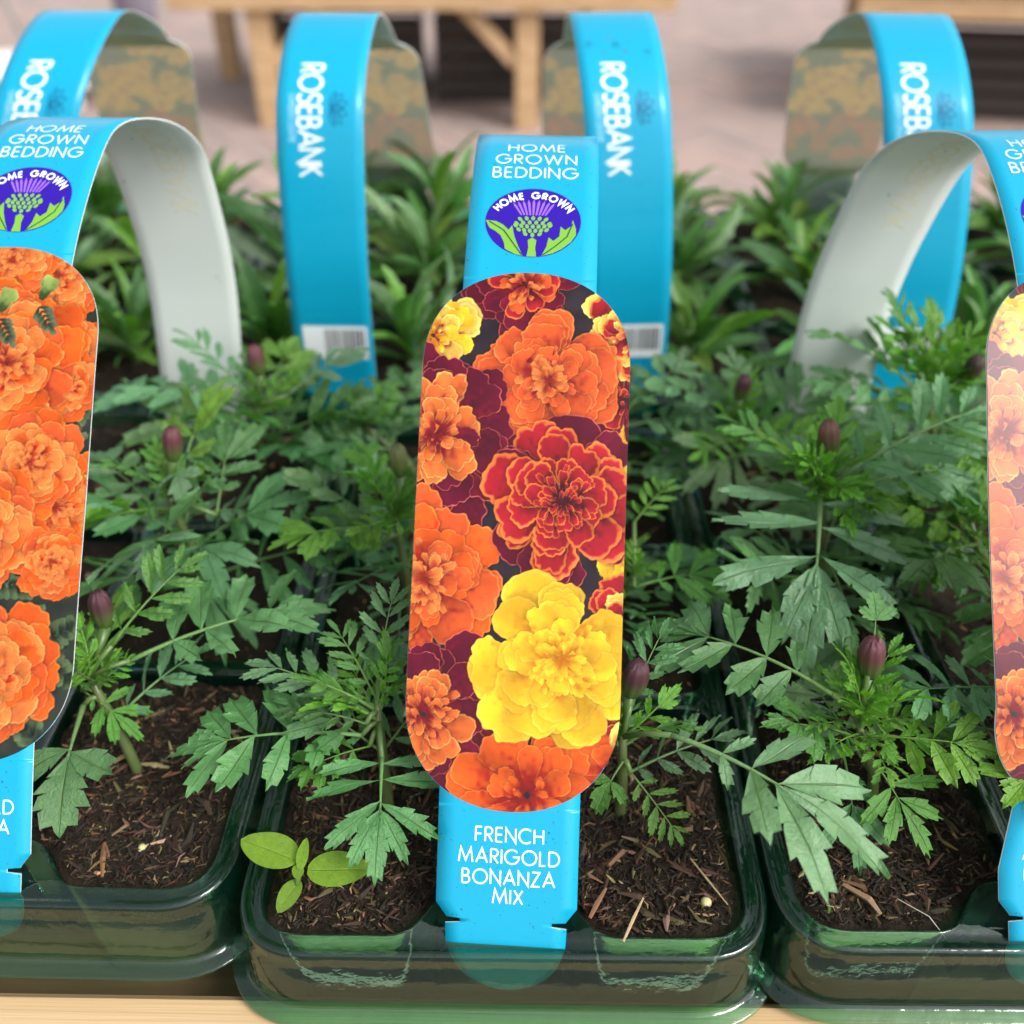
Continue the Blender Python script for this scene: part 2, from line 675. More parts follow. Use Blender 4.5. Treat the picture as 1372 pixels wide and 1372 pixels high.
CELLS = [l if is_ccw(l) else l[::-1] for l in cell_loops()]
OUTER = round_poly([(PHX, -PHY), (PHX, PHY), (-PHX, PHY), (-PHX, -PHY)], 0.0185, 12)
if not is_ccw(OUTER):
    OUTER = OUTER[::-1]


def pack_mesh():
    bm_ = bmesh.new()

    def ring(loop, z):
        return [bm_.verts.new((p.x, p.y, z)) for p in loop]

    def bridge(a, b, flip=False):
        n = len(a)
        for i in range(n):
            q = (a[i], a[(i + 1) % n], b[(i + 1) % n], b[i])
            bm_.faces.new(q[::-1] if flip else q)

    top_edges = []
    o0 = ring(offset_loop(OUTER, -0.0014), 0)
    prof_out = [(-0.9, 0.05), (-0.5, 0.35), (0.0, 0.5), (0.5, 0.4), (1.0, 0.0), (1.3, -0.8), (1.4, -2.2), (1.55, -6.0), (1.9, -6.6), (2.6, -21.0), (3.0, -22.3), (4.0, -22.9), (6.6, -23.2), (7.0, -23.5), (7.0, -24.3)]
    prev = o0
    for d, z in prof_out:
        cur = ring(offset_loop(OUTER, d * 1e-3), z * 1e-3)
        bridge(prev, cur, True)
        prev = cur
    tops = [o0]
    prof_in = [(0.2, 0.18), (0.5, 0.22), (0.85, 0.0), (1.1, -0.6), (1.2, -2.0), (3.5, -47.0), (5.5, -49.5)]
    for lp in CELLS:
        c0 = ring(lp, 0)
        tops.append(c0)
        prev = c0
        for d, z in prof_in:
            cur = ring(offset_loop(lp, -d * 1e-3), z * 1e-3)
            bridge(prev, cur)
            prev = cur
        bm_.faces.new(prev)
    for ringv in tops:
        n = len(ringv)
        for i in range(n):
            e = bm_.edges.get((ringv[i], ringv[(i + 1) % n]))
            top_edges.append(e)
    bmesh.ops.triangle_fill(bm_, use_beauty=True, use_dissolve=False, edges=top_edges, normal=(0, 0, 1))
    bmesh.ops.recalc_face_normals(bm_, faces=bm_.faces[:])
    for f_ in bm_.faces:
        f_.smooth = True
    me_ = bpy.data.meshes.new('tray')
    bm_.to_mesh(me_)
    bm_.free()
    return me_


TRAY = pack_mesh()


def soil_height(x, y, seed):
    from mathutils import noise as mn
    v = Vector((x * 1000, y * 1000, seed * 13.7))
    return 0.0016 * mn.noise(v / 14) + 0.0011 * mn.noise(v / 5) + 0.0009 * mn.noise(v / 2.1) + 0.0004 * mn.noise(v / 0.9)


def soil_mesh(cell, seed, step, base):
    lp = offset_loop(CELLS[cell], -0.00135)
    xs = [p.x for p in lp]
    ys = [p.y for p in lp]
    cx, cy = (min(xs) + max(xs)) / 2, (min(ys) + max(ys)) / 2
    # concentric mapped rings: follows the cell outline exactly
    nr = max(6, int(0.030 / step))
    V, F = [Vector((cx, cy, base + soil_height(cx, cy, seed)))], []
    n0 = len(lp)
    per = sum((lp[i] - lp[i - 1]).length for i in range(n0))
    nn = int(per / step)
    dense = []
    acc = [0]
    for i in range(n0):
        acc.append(acc[-1] + (lp[(i + 1) % n0] - lp[i]).length)
    j = 0
    for k_ in range(nn):
        s = per * k_ / nn
        while acc[j + 1] < s:
            j += 1
        u = (s - acc[j]) / max(1e-9, acc[j + 1] - acc[j])
        dense.append(lp[j].lerp(lp[(j + 1) % n0], u))
    for r_ in range(1, nr + 1):
        u = r_ / nr
        for p in dense:
            x, y = cx + (p.x - cx) * u, cy + (p.y - cy) * u
            z = base + soil_height(x, y, seed) - 0.0012 * max(0, u - 0.8) / 0.2
            V.append(Vector((x, y, z)))
    # the root ball below: a solid plug filling the cell
    for dz_, ins in ((-0.020, 0.0011), (-0.043, 0.0026)):
        for p in offset_loop(dense, -ins):
            V.append(Vector((p.x, p.y, base + dz_)))
    nr += 2
    F.append(tuple(1 + (nr - 1) * nn + k_ for k_ in range(nn)))
    for k_ in range(nn):
        F.append((0, 1 + k_, 1 + (k_ + 1) % nn))
    for r_ in range(nr - 1):
        a, b = 1 + r_ * nn, 1 + (r_ + 1) * nn
        for k_ in range(nn):
            F.append((a + k_, b + k_, b + (k_ + 1) % nn, a + (k_ + 1) % nn))
    return mesh('compost', V, F), (cx, cy, max(xs) - cx, max(ys) - cy)


def in_poly(x, y, poly):
    c = False
    j = len(poly) - 1
    for i in range(len(poly)):
        a, b = poly[i], poly[j]
        if (a.y > y) != (b.y > y) and x < (b.x - a.x) * (y - a.y) / (b.y - a.y) + a.x:
            c = not c
        j = i
    return c


FIB = [(0.012, 0.008, 0.005), (0.030, 0.018, 0.011), (0.062, 0.036, 0.020), (0.12, 0.072, 0.040), (0.24, 0.15, 0.08), (0.38, 0.26, 0.15)]


def fibre_mesh(cell, seed, count, base):
    rn = random.Random(seed)
    V, F, C = [], [], []
    lp = offset_loop(CELLS[cell], -0.003)
    xs = [p.x for p in lp]
    ys = [p.y for p in lp]
    n = 0
    while n < count:
        x, y = rn.uniform(min(xs), max(xs)), rn.uniform(min(ys), max(ys))
        if not in_poly(x, y, lp):
            continue
        n += 1
        big = rn.random()
        L = rn.uniform(0.0007, 0.0026) if big < 0.80 else rn.uniform(0.0026, 0.0055) if big < 0.98 else rn.uniform(0.006, 0.0105)
        w = L * rn.uniform(0.04, 0.12) + 0.00010
        if big > 0.98:
            w = rn.uniform(0.0005, 0.0011)
        a = rn.uniform(0, 2 * math.pi)
        el = rn.gauss(0, 0.34)
        d = Vector((math.cos(a) * math.cos(el), math.sin(a) * math.cos(el), math.sin(el)))
        p = Vector((x, y, base + soil_height(x, y, seed // 100) + rn.uniform(0.0001, 0.0010)))
        if not in_poly(x + d.x * L / 2, y + d.y * L / 2, lp) or not in_poly(x - d.x * L / 2, y - d.y * L / 2, lp):
            continue
        bend = Vector((rn.gauss(0, 1), rn.gauss(0, 1), rn.gauss(0, 0.5))) * L * 0.12
        side = d.cross(Vector((0, 0, 1))).normalized()
        upv = side.cross(d)
        cidx = rn.choices(range(6), weights=[44, 30, 15, 7, 3, 1] if big < 0.98 else [12, 26, 30, 18, 10, 4])[0]
        col = tuple(c * rn.uniform(0.75, 1.25) for c in FIB[cidx])
        b0 = len(V)
        for t, ws in ((-0.5, 0.35), (0.0, 1.0), (0.5, 0.3)):
            q = p + d * (t * L) + bend * (1 - 4 * t * t)
            V += [q + side * w * ws, q + upv * w * ws * 0.7, q - side * w * ws, q - upv * w * ws * 0.7]
            C += [col] * 4
        for r_ in range(2):
            for k_ in range(4):
                F.append((b0 + r_ * 4 + k_, b0 + r_ * 4 + (k_ + 1) % 4, b0 + r_ * 4 + 4 + (k_ + 1) % 4, b0 + r_ * 4 + 4 + k_))
        F += [(b0, b0 + 1, b0 + 2, b0 + 3), (b0 + 8, b0 + 11, b0 + 10, b0 + 9)]
    me_ = mesh('bark_fibres', V, F, False)
    color_attr(me_, 'col', np.array(C))
    return me_


SOIL = {}


def soil_for(cell, fine, seed):
    key = (cell, fine, seed)
    if key not in SOIL:
        base = -0.0028 if fine else -0.005
        me_, _ = soil_mesh(cell, seed, 0.0009 if fine else 0.0022, base)
        me_.materials.append(M['soil'])
        fm = fibre_mesh(cell, seed * 100 + cell, 4200 if fine else 420, base)
        fm.materials.append(M['fibre'])
        SOIL[key] = (me_, fm)
    return SOIL[key]


def make_pack(cx, yfront, rz, dz, label, fine_seed, group):
    p = empty('seedling_pack', (cx, yfront + PHY, RIM + dz), rz)
    tag(p, label, 'plant pack', group)
    link('tray', TRAY, [M['plastic']], p)
    for c in range(6):
        fine = fine_seed is not None and c < 2
        s_me, f_me = soil_for(c, fine, fine_seed if fine else 50)
        s = link('compost', s_me, parent=p)
        s['kind'] = 'stuff'
        f_ = link('bark_fibres', f_me, parent=s)
        f_['kind'] = 'stuff'
    return p


FP, BP = 'green packs in the row beside the edging board', 'green packs in the row of strap-leaved plants'
PACKS = {
    'L': make_pack(-0.1395, 0.1385, R(-0.6), 0.0012, 'green clear plastic six-cell pack carrying the all-orange flower label', 1, FP),
    'C': make_pack(-0.0047, 0.1272, R(0.2), 0.0, 'green clear plastic six-cell pack with the lime weed seedling in a corner', 2, FP),
    'R': make_pack(0.1300, 0.1297, R(0.4), 0.0012, 'green clear plastic six-cell pack with mixed-colour label, no weed seedling', 3, FP),
}
BACKX = [-0.2180, -0.0835, 0.0470, 0.1800]
BLAB = ['green six-cell pack of strap-leaved plants, its blue label arch leaning toward the next label',
        'green six-cell pack of strap-leaved plants whose blue arch is in line with the timber table',
        'green six-cell pack of strap-leaved plants whose blue arch carries water drops',
        'green six-cell pack of strap-leaved plants whose blue arch twists to bare its inside']
for i, x in enumerate(BACKX):
    PACKS['B%d' % i] = make_pack(x, 0.3790 + (0.002, 0, 0.003, 0.001)[i], R((0.5, -0.3, 0.2, -0.4)[i]), (0.0012, 0, 0.0012, 0)[i], BLAB[i], None, BP)


PACKS['B4'] = make_pack(0.3140, 0.3790, 0.0, 0.0012, 'green six-cell pack of strap-leaved plants without any label', None, BP)


def cell_center(pk, col, row):
    """world position of a cell centre (col 0/1, row 0 = towards the camera)"""
    p = PACKS[pk]
    lx = (-1 if col == 0 else 1) * (PHX - 0.002) / 2
    y0, y1 = ROWS[row]
    return Matrix.Rotation(p.rotation_euler.z, 4, 'Z') @ Vector((lx, (y0 + y1) / 2, 0)) + p.location


# ------------------------------------------------------------------ labels: side profile, arc length
PROF = [(0.1300, -0.0225), (0.1293, -0.012), (0.1297, -0.003), (0.132, 0.0040), (0.162, 0.0410), (0.196, 0.0765), (0.226, 0.1084), (0.2434, 0.1230), (0.268, 0.1360), (0.290, 0.1420), (0.313, 0.1368), (0.331, 0.1250), (0.341, 0.1090), (0.350, 0.0670), (0.3525, 0.0330), (0.3530, -0.002), (0.3535, -0.014)]
Y0L = 0.132


def build_profile():
    pts = [Vector(p) for p in PROF]
    dense = []
    for i in range(len(pts) - 1):
        p0, p1, p2, p3 = pts[max(i - 1, 0)], pts[i], pts[i + 1], pts[min(i + 2, len(pts) - 1)]
        # centripetal-ish catmull rom
        for k_ in range(40):
            u = k_ / 40
            dense.append(0.5 * ((2 * p1) + (p2 - p0) * u + (2 * p0 - 5 * p1 + 4 * p2 - p3) * u * u + (3 * p1 - p0 - 3 * p2 + p3) * u ** 3))
    dense.append(pts[-1])
    arr = np.array([tuple(p) for p in dense])
    for _ in range(60):                            # relax kinks
        arr[1:-1] = arr[1:-1] * 0.5 + (arr[:-2] + arr[2:]) * 0.25
    s = np.concatenate([[0], np.cumsum(np.hypot(*np.diff(arr, axis=0).T))])
    i0 = np.argmin(np.hypot(arr[:, 0] - 0.132, arr[:, 1] - 0.004))
    return arr, s - s[i0]


PA, PS = build_profile()
SMIN, SMAX = float(PS[0]), float(PS[-1])


def prof_at(s):
    y = np.interp(s, PS, PA[:, 0]) - Y0L
    z = np.interp(s, PS, PA[:, 1])
    e = 0.0012
    dy = np.interp(s + e, PS, PA[:, 0]) - np.interp(s - e, PS, PA[:, 0])
    dz = np.interp(s + e, PS, PA[:, 1]) - np.interp(s - e, PS, PA[:, 1])
    l = np.hypot(dy, dz) + 1e-12
    return y, z, -dz / l, dy / l


def lmap(t, s, off):
    """label sheet coordinates (across, along, lift) in metres to the label's own space"""
    t, s = np.asarray(t, float), np.asarray(s, float)
    y, z, ny, nz = prof_at(s)
    return np.stack([t, y + ny * off, z + nz * off], -1)


THK = 0.00035
S_OB, S_OT = 0.0278, 0.1640          # bottom and top of the picture oval
HW_STRIP, HW_OVAL = 0.0172, 0.0264


def oval_hw(s):
    cap = 0.0265
    h = (S_OT - S_OB) / 2
    m = (S_OT + S_OB) / 2
    d = np.abs(np.asarray(s, float) - m) - (h - cap)
    d = np.clip(d / cap, 0, 1)
    return HW_OVAL * np.power(np.clip(1 - np.power(d, 2.25), 0, 1), 1 / 2.1)


def label_hw(s):
    s = np.asarray(s, float)
    w = np.full(s.shape, HW_STRIP)
    inside = (s > S_OB) & (s < S_OT)
    w = np.where(inside, np.maximum(w, oval_hw(s)), w)
    # chamfered shoulder and lock notches above the tongue
    w = np.where(s < 0.0052, HW_STRIP - 0.0026 * np.clip((0.0052 - s) / 0.0034, 0, 1), w)
    w = np.where((s < 0.0016) & (s > 0.0002), 0.0112, w)
    w = np.where(s <= 0.0002, np.clip(0.0148 * np.sqrt(np.clip(1 - (s / SMIN) ** 2, 0, 1)), 0.0012, 1), w)
    # far tail narrows at its end
    w = np.where(s > SMAX - 0.012, HW_STRIP - 0.003, w)
    return w


def grid_mesh(name, ss, us, hw, off, mats=None):
    ss, us = np.asarray(ss), np.asarray(us)
    w = hw(ss)
    T = w[:, None] * us[None, :]
    S = np.repeat(ss[:, None], len(us), 1)
    P = lmap(T, S, off).reshape(-1, 3)
    n, m_ = len(ss), len(us)
    I = np.arange(n * m_).reshape(n, m_)
    F = np.stack([I[:-1, :-1], I[:-1, 1:], I[1:, 1:], I[1:, :-1]], -1).reshape(-1, 4)
    me_ = bpy.data.meshes.new(name)
    me_.vertices.add(len(P))
    me_.vertices.foreach_set('co', P.astype(np.float32).ravel())
    me_.loops.add(F.size)
    me_.loops.foreach_set('vertex_index', F.astype(np.int32).ravel())
    me_.polygons.add(len(F))
    me_.polygons.foreach_set('loop_start', np.arange(0, F.size, 4, dtype=np.int32))
    me_.polygons.foreach_set('loop_total', np.full(len(F), 4, dtype=np.int32))
    me_.polygons.foreach_set('use_smooth', np.ones(len(F), dtype=bool))
    me_.update(calc_edges=True)
    me_.validate()
    return me_, T.ravel(), S.ravel()


def band_mesh():
    ss = np.unique(np.concatenate([np.arange(SMIN, 0.006, 0.0003), np.arange(0.006, SMAX, 0.0012),
                                   np.arange(S_OB - 0.001, S_OB + 0.02, 0.0005), np.arange(S_OT - 0.02, S_OT + 0.001, 0.0005), [SMAX]]))
    us = np.linspace(-1, 1, 9)
    w = label_hw(ss)
    n, m_ = len(ss), len(us)
    T = w[:, None] * us
    S = np.repeat(ss[:, None], m_, 1)
    Pf = lmap(T, S, 0.0).reshape(-1, 3)
    Pb = lmap(T, S, -THK).reshape(-1, 3)
    V = np.concatenate([Pf, Pb])
    I = np.arange(n * m_).reshape(n, m_)
    F, mi = [], []
    for i in range(n - 1):
        for j in range(m_ - 1):
            if S_OB + 0.012 < ss[i] and ss[i + 1] < S_OT - 0.012:      # here the printed sheet itself is the body
                continue
            a, b, c, d = int(I[i, j]), int(I[i, j + 1]), int(I[i + 1, j + 1]), int(I[i + 1, j])
            F.append((a, b, c, d)); mi.append(0)
            k_ = n * m_
            F.append((k_ + d, k_ + c, k_ + b, k_ + a)); mi.append(1)
        for j in (0, m_ - 1):
            a, d = int(I[i, j]), int(I[i + 1, j])
            k_ = n * m_
            q = (a, d, k_ + d, k_ + a)
            F.append(q if j == 0 else q[::-1]); mi.append(2)
    for i in (0, n - 1):
        for j in range(m_ - 1):
            a, b = int(I[i, j]), int(I[i, j + 1])
            k_ = n * m_
            F.append((a, b, k_ + b, k_ + a)); mi.append(2)
    me_ = bpy.data.meshes.new('band')
    me_.from_pydata(V.tolist(), [], F)
    for m__ in (M['blue'], M['back'], M['edge']):
        me_.materials.append(m__)
    me_.polygons.foreach_set('material_index', mi)
    sm = [x != 2 for x in mi]
    me_.polygons.foreach_set('use_smooth', sm)
    me_.update()
    return me_


def print_mesh(name, polys, lift, mat, cut=0.0008, side=1):
    """flat print: 2-D polygons (t, s) cut finely along the sheet and laid on its curved face"""
    bm_ = bmesh.new()
    for k_, poly in enumerate(polys):
        lf = k_ % 24 * 0.0000025
        vs_ = [bm_.verts.new((p[0], p[1], lf)) for p in poly]
        try:
            bm_.faces.new(vs_)
        except ValueError:
            pass
    bmesh.ops.triangulate(bm_, faces=bm_.faces[:])
    ys = [v.co.y for v in bm_.verts]
    y = math.ceil(min(ys) / cut) * cut
    while y < max(ys):
        bmesh.ops.bisect_plane(bm_, geom=bm_.verts[:] + bm_.edges[:] + bm_.faces[:], plane_co=(0, y, 0), plane_no=(0, 1, 0), dist=1e-7)
        y += cut
    bm_.faces.ensure_lookup_table()
    for f_ in bm_.faces:
        if (f_.normal.z < 0) == (side > 0):
            f_.normal_flip()
    for v in bm_.verts:
        o_ = lift + v.co.z if side > 0 else -THK - lift - v.co.z
        v.co = Vector(lmap(v.co.x, v.co.y, o_))
    me_ = bpy.data.meshes.new(name)
    bm_.to_mesh(me_)
    bm_.free()
    me_.materials.append(mat)
    return me_


# ---- stroke lettering in a geometric sans (cap height 1)
def arc(cx, cy, r, a0, a1, n=14, ry=None):
    return [(cx + r * math.cos(R(a0 + (a1 - a0) * i / n)), cy + (ry or r) * math.sin(R(a0 + (a1 - a0) * i / n))) for i in range(n + 1)]


GLYPH = {
    'A': (0.80, [[(0, 0), (0.40, 1), (0.80, 0)], [(0.15, 0.33), (0.65, 0.33)]]),
    'B': (0.54, [[(0, 0), (0, 1)], [(0, 1), (0.20, 1)] + arc(0.22, 0.76, 0.24, 90, -90, 8) + [(0, 0.52)], [(0, 0.5)] + arc(0.27, 0.25, 0.26, 90, -90, 9, 0.25) + [(0, 0)]]),
    'C': (0.84, [arc(0.5, 0.5, 0.5, 48, 312, 22)]),
    'D': (0.72, [[(0, 0), (0, 1)], [(0, 1)] + arc(0.22, 0.5, 0.5, 90, -90, 16) + [(0, 0)]]),
    'E': (0.46, [[(0, 0), (0, 1)], [(0, 1), (0.46, 1)], [(0, 0.52), (0.43, 0.52)], [(0, 0), (0.46, 0)]]),
    'F': (0.44, [[(0, 0), (0, 1)], [(0, 1), (0.44, 1)], [(0, 0.52), (0.41, 0.52)]]),
    'G': (1.0, [arc(0.5, 0.5, 0.5, 42, 352, 26) + [(1.0, 0.5), (0.58, 0.5)]]),
    'H': (0.64, [[(0, 0), (0, 1)], [(0.64, 0), (0.64, 1)], [(0, 0.53), (0.64, 0.53)]]),
    'I': (0.0, [[(0, 0), (0, 1)]]),
    'K': (0.56, [[(0, 0), (0, 1)], [(0.50, 1), (0.03, 0.53)], [(0.12, 0.60), (0.56, 0)]]),
    'L': (0.40, [[(0, 1), (0, 0), (0.40, 0)]]),
    'M': (1.0, [[(0, 0), (0.14, 1), (0.5, 0.12), (0.86, 1), (1.0, 0)]]),
    'N': (0.70, [[(0, 0), (0, 1), (0.70, 0), (0.70, 1)]]),
    'O': (1.0, [arc(0.5, 0.5, 0.5, 90, 450, 30)]),
    'R': (0.52, [[(0, 0), (0, 1)], [(0, 1)] + arc(0.24, 0.74, 0.26, 90, -90, 9) + [(0, 0.48)], [(0.18, 0.48), (0.52, 0)]]),
    'S': (0.52, [arc(0.27, 0.755, 0.245, 25, 270, 12) + arc(0.25, 0.255, 0.26, 88, -150, 12)]),
    'T': (0.56, [[(0.28, 0), (0.28, 1)], [(0, 1), (0.56, 1)]]),
    'W': (1.2, [[(0, 1), (0.30, 0), (0.60, 0.95), (0.90, 0), (1.20, 1)]]),
    'X': (0.64, [[(0, 0), (0.62, 1)], [(0.02, 1), (0.64, 0)]]),
    'Z': (0.58, [[(0.02, 1), (0.56, 1), (0, 0), (0.58, 0)]]),
    ' ': (0.30, []),
}


def ribbon(pl, w):
    """quads of a stroked polyline, mitred"""
    P = [Vector(p) for p in pl]
    closed = (P[0] - P[-1]).length < 1e-6
    L, Rr = [], []
    n = len(P)
    for i in range(n):
        if closed and i in (0, n - 1):
            a, b = P[n - 2], P[1]
        else:
            a, b = P[max(i - 1, 0)], P[min(i + 1, n - 1)]
        d0 = (P[i] - a).normalized() if (P[i] - a).length > 1e-9 else (b - P[i]).normalized()
        d1 = (b - P[i]).normalized() if (b - P[i]).length > 1e-9 else d0
        t = (d0 + d1)
        if t.length < 1e-6:
            t = d0
        t.normalize()
        nrm = Vector((-t.y, t.x))
        c = max(0.33, abs(nrm.dot(Vector((-d0.y, d0.x)))))
        L.append(P[i] + nrm * (w / 2 / c))
        Rr.append(P[i] - nrm * (w / 2 / c))
    return [[tuple(Rr[i]), tuple(Rr[i + 1]), tuple(L[i + 1]), tuple(L[i])] for i in range(n - 1)]


def text_width(txt, sp=0.2):
    return sum(GLYPH[c][0] + sp for c in txt) - sp


def text_polys(txt, h, weight, place, sp=0.2, sx=1.0, anchor=0.5):
    """place(x, y) takes text units*h to the sheet"""
    out = []
    x = -text_width(txt, sp) * anchor
    for c in txt:
        w, strokes = GLYPH[c]
        for st in strokes:
            for q in ribbon(st, weight):
                out.append([place((x + px) * h * sx, py * h) for px, py in q])
        x += w + sp
    return out


# ------------------------------------------------------------------ the printed flower pictures (painted into vertex colours)
def srgb(c):
    return np.array(lin(*c))


def smooth(x, a, b):
    u = np.clip((x - a) / (b - a), 0, 1)
    return u * u * (3 - 2 * u)


def value_noise(shape, cell, rng):
    h, w = shape
    gh, gw = int(h / cell) + 3, int(w / cell) + 3
    g = rng.random((gh, gw))
    y = np.arange(h) / cell
    x = np.arange(w) / cell
    yi, xi = y.astype(int), x.astype(int)
    fy, fx = (y - yi)[:, None], (x - xi)[None, :]
    fy, fx = fy * fy * (3 - 2 * fy), fx * fx * (3 - 2 * fx)
    a = g[yi][:, xi]; b = g[yi][:, xi + 1]; c = g[yi + 1][:, xi]; d = g[yi + 1][:, xi + 1]
    return (a * (1 - fx) + b * fx) * (1 - fy) + (c * (1 - fx) + d * fx) * fy


class Painter:
    def __init__(self, wmm, hmm, ppm, bgc, seed):
        self.k = ppm
        self.W, self.H = int(wmm * ppm), int(hmm * ppm)
        self.rng = np.random.default_rng(seed)
        self.a = np.zeros((self.H, self.W, 3))
        n = value_noise((self.H, self.W), 3 * ppm, self.rng)[..., None]
        self.a[:] = srgb(bgc) * (0.6 + 0.8 * n)
        self.soft = value_noise((self.H, self.W), 1.1 * ppm, self.rng)

    def petal(self, cx, cy, ang, L, Wd, cb, ct, ce, ew, bright, wav=0.06, notch=0.0, streak=0.25, sh=0.5, depth=0.5):
        """one petal from its base (cx, cy) in mm; colours base, tip, rim; rim width fraction"""
        k_ = self.k
        rad = max(L, Wd) * 1.25
        x0, x1 = int(max(0, (cx - rad) * k_)), int(min(self.W, (cx + rad) * k_ + 2))
        y0, y1 = int(max(0, (cy - rad) * k_)), int(min(self.H, (cy + rad) * k_ + 2))
        if x1 <= x0 or y1 <= y0:
            return
        yy, xx = np.mgrid[y0:y1, x0:x1]
        dx, dy = xx / k_ - cx, yy / k_ - cy
        ca_, sa_ = math.cos(ang), math.sin(ang)
        p = (dx * ca_ + dy * sa_) / L
        q = (-dx * sa_ + dy * ca_) / (Wd / 2)
        c0 = 0.66
        th = np.arctan2(q, (p - c0) / (1 - c0))
        ph = self.rng.uniform(0, 6.28, 4)
        wv = 1 + wav * (np.sin(3 * th + ph[0]) + 0.8 * np.sin(5 * th + ph[1]) + 0.6 * np.sin(9 * th + ph[2]) + 0.5 * np.sin(16 * th + ph[3])) - notch * np.exp(-(th / 0.22) ** 2)
        u_ = np.clip((p - c0) / (1 - c0), 0, 3)
        rr_end = np.power(np.power(u_, 2.6) + np.power(np.abs(q), 2.6), 1 / 2.6) / wv
        wid = 0.22 + 0.78 * np.power(np.clip(p / c0, 0, 1), 0.85)
        rr = np.where(p > c0, rr_end, np.abs(q) / (wid * wv))
        rr = np.where(p < -0.02, 9, rr)
        aa = 1.2 / (k_ * min(L * (1 - c0), Wd / 2))
        # soft contact shadow under the petal
        so = np.clip(1 - (rr - 1) / 0.16, 0, 1) * (p > -0.05) * sh
        reg = self.a[y0:y1, x0:x1]
        reg *= (1 - 0.42 * so)[..., None]
        alpha = np.clip((1 - rr) / aa + 0.5, 0, 1)
        pt = np.clip(p, 0, 1)
        f_ = self.soft[y0:y1, x0:x1]
        st = np.sin(q * 9 + ph[0] + 2.0 * f_) * 0.5 + 0.5
        col = cb + (ct - cb) * smooth(pt + 0.45 * (f_ - 0.5) + 0.12 * (st - 0.5), 0.18, 0.80)[..., None]
        e = smooth(rr + min(0.15, ew) * (f_ - 0.5), 1 - ew, 1 - ew * 0.3)
        e = e * (p > 0.22)
        col = col + (ce - col) * e[..., None]
        tw = self.rng.choice([-1, 1]) * self.rng.uniform(0.10, 0.30)
        shade = bright * (1 - depth + depth * 1.12 * pt) * (1 - streak * 0.35 * st * (1 - e)) * (1 + tw * q) * (1 + 0.10 * np.sin(q * 3 + p * 5 + ph[1]))
        col = col * shade[..., None]
        reg[:] = reg * (1 - alpha[..., None]) + col * alpha[..., None]

    def flower(self, cx, cy, rad, kind, squash=1.0, rings=None, cxo=0, cyo=0):
        rg = self.rng
        K = {
            'orange': dict(cb=(176, 28, 40), ct=(240, 98, 42), ce=(250, 136, 66), ew=0.09),
            'orange2': dict(cb=(196, 36, 22), ct=(246, 100, 28), ce=(252, 136, 56), ew=0.07),
            'maroon': dict(cb=(140, 18, 44), ct=(104, 10, 42), ce=(236, 104, 96), ew=0.035),
            'maroonc': dict(cb=(176, 30, 44), ct=(246, 120, 52), ce=(255, 168, 88), ew=0.12),
            'red': dict(cb=(104, 10, 34), ct=(186, 28, 44), ce=(248, 128, 56), ew=0.20),
            'yellow': dict(cb=(230, 140, 24), ct=(254, 196, 40), ce=(255, 206, 64), ew=0.10),
            'yellowred': dict(cb=(196, 44, 56), ct=(252, 206, 84), ce=(255, 226, 112), ew=0.25),
            'apricot': dict(cb=(206, 56, 40), ct=(248, 134, 62), ce=(255, 172, 96), ew=0.10),
        }

        def col(kd):
            d = K[kd]
            return srgb(d['cb']), srgb(d['ct']), srgb(d['ce']), d['ew']
        if rings is None:
            rings = [(1.0, 9, kind), (0.86, 10, kind), (0.70, 10, kind), (0.55, 10, kind), (0.42, 9, kind), (0.30, 9, kind), (0.20, 7, kind), (0.12, 5, kind)]
        todo = []
        for ri, (fr, n, kd) in enumerate(rings):
            a0 = rg.uniform(0, 6.28)
            inner = fr < 0.42
            if inner:
                n = int(n * 1.9)
            for j in range(n):
                todo.append((fr + rg.normal(0, 0.06 if not inner else 0.05), fr, n, kd, a0 + 6.283 * j / n + rg.normal(0, 0.30), inner))
        todo.sort(key=lambda q: -q[0])
        for fo, fr, n, kd, a, inner in todo:
            cb, ct, ce, ew = col(kd)
            rL = rad * fo * rg.uniform(0.90, 1.10)
            if inner:
                base = rL * rg.uniform(0.15, 0.85)
                L = rad * rg.uniform(0.12, 0.24)
                Wd = L * rg.uniform(0.35, 0.62)
            else:
                base = rL * rg.uniform(0.05, 0.20)
                L = rL - base
                Wd = L * rg.uniform(0.50, 0.82)
            if L < 0.3:
                continue
            sx_, sy_ = math.cos(a), math.sin(a) * squash
            bx = cx + cxo * (1 - fr) * rad + sx_ * base
            by = cy + cyo * (1 - fr) * rad + sy_ * base
            aa_ = math.atan2(sy_, sx_) + rg.normal(0, 0.15 if not inner else 0.9)
            Ls = L * math.hypot(sx_, sy_)
            b_ = rg.uniform(0.80, 1.10)
            yl = kd == 'yellow'
            self.petal(bx, by, aa_, Ls, Wd, cb, ct, ce, ew * (1 if not inner else 1.3), b_ * (1.0 if not yl else rg.uniform(0.98, 1.08)), wav=rg.uniform(0.02, 0.06) if not inner else 0.07, notch=rg.uniform(0.05, 0.25) if rg.random() < 0.6 else 0.0, sh=(0.8 if not inner else 0.95) * (0.55 if yl else 1), depth=0.34 if yl else 0.55, streak=0.12 if yl else 0.28)

    def leafy(self, x, y, a, L, Wd, c1=(60, 78, 54), c2=(104, 120, 88)):
        for s_ in range(5):
            for side in (-1, 1):
                p = 0.15 + s_ * 0.17
                self.petal(x + math.cos(a) * L * p, y + math.sin(a) * L * p, a + side * 0.8, Wd * (1 - 0.5 * p), Wd * 0.38, srgb(c1), srgb(c2), srgb(c2), 0.1, self.rng.uniform(0.6, 1.1))
        self.petal(x + math.cos(a) * L * 0.8, y + math.sin(a) * L * 0.8, a, Wd, Wd * 0.4, srgb(c1), srgb(c2), srgb(c2), 0.1, 1)


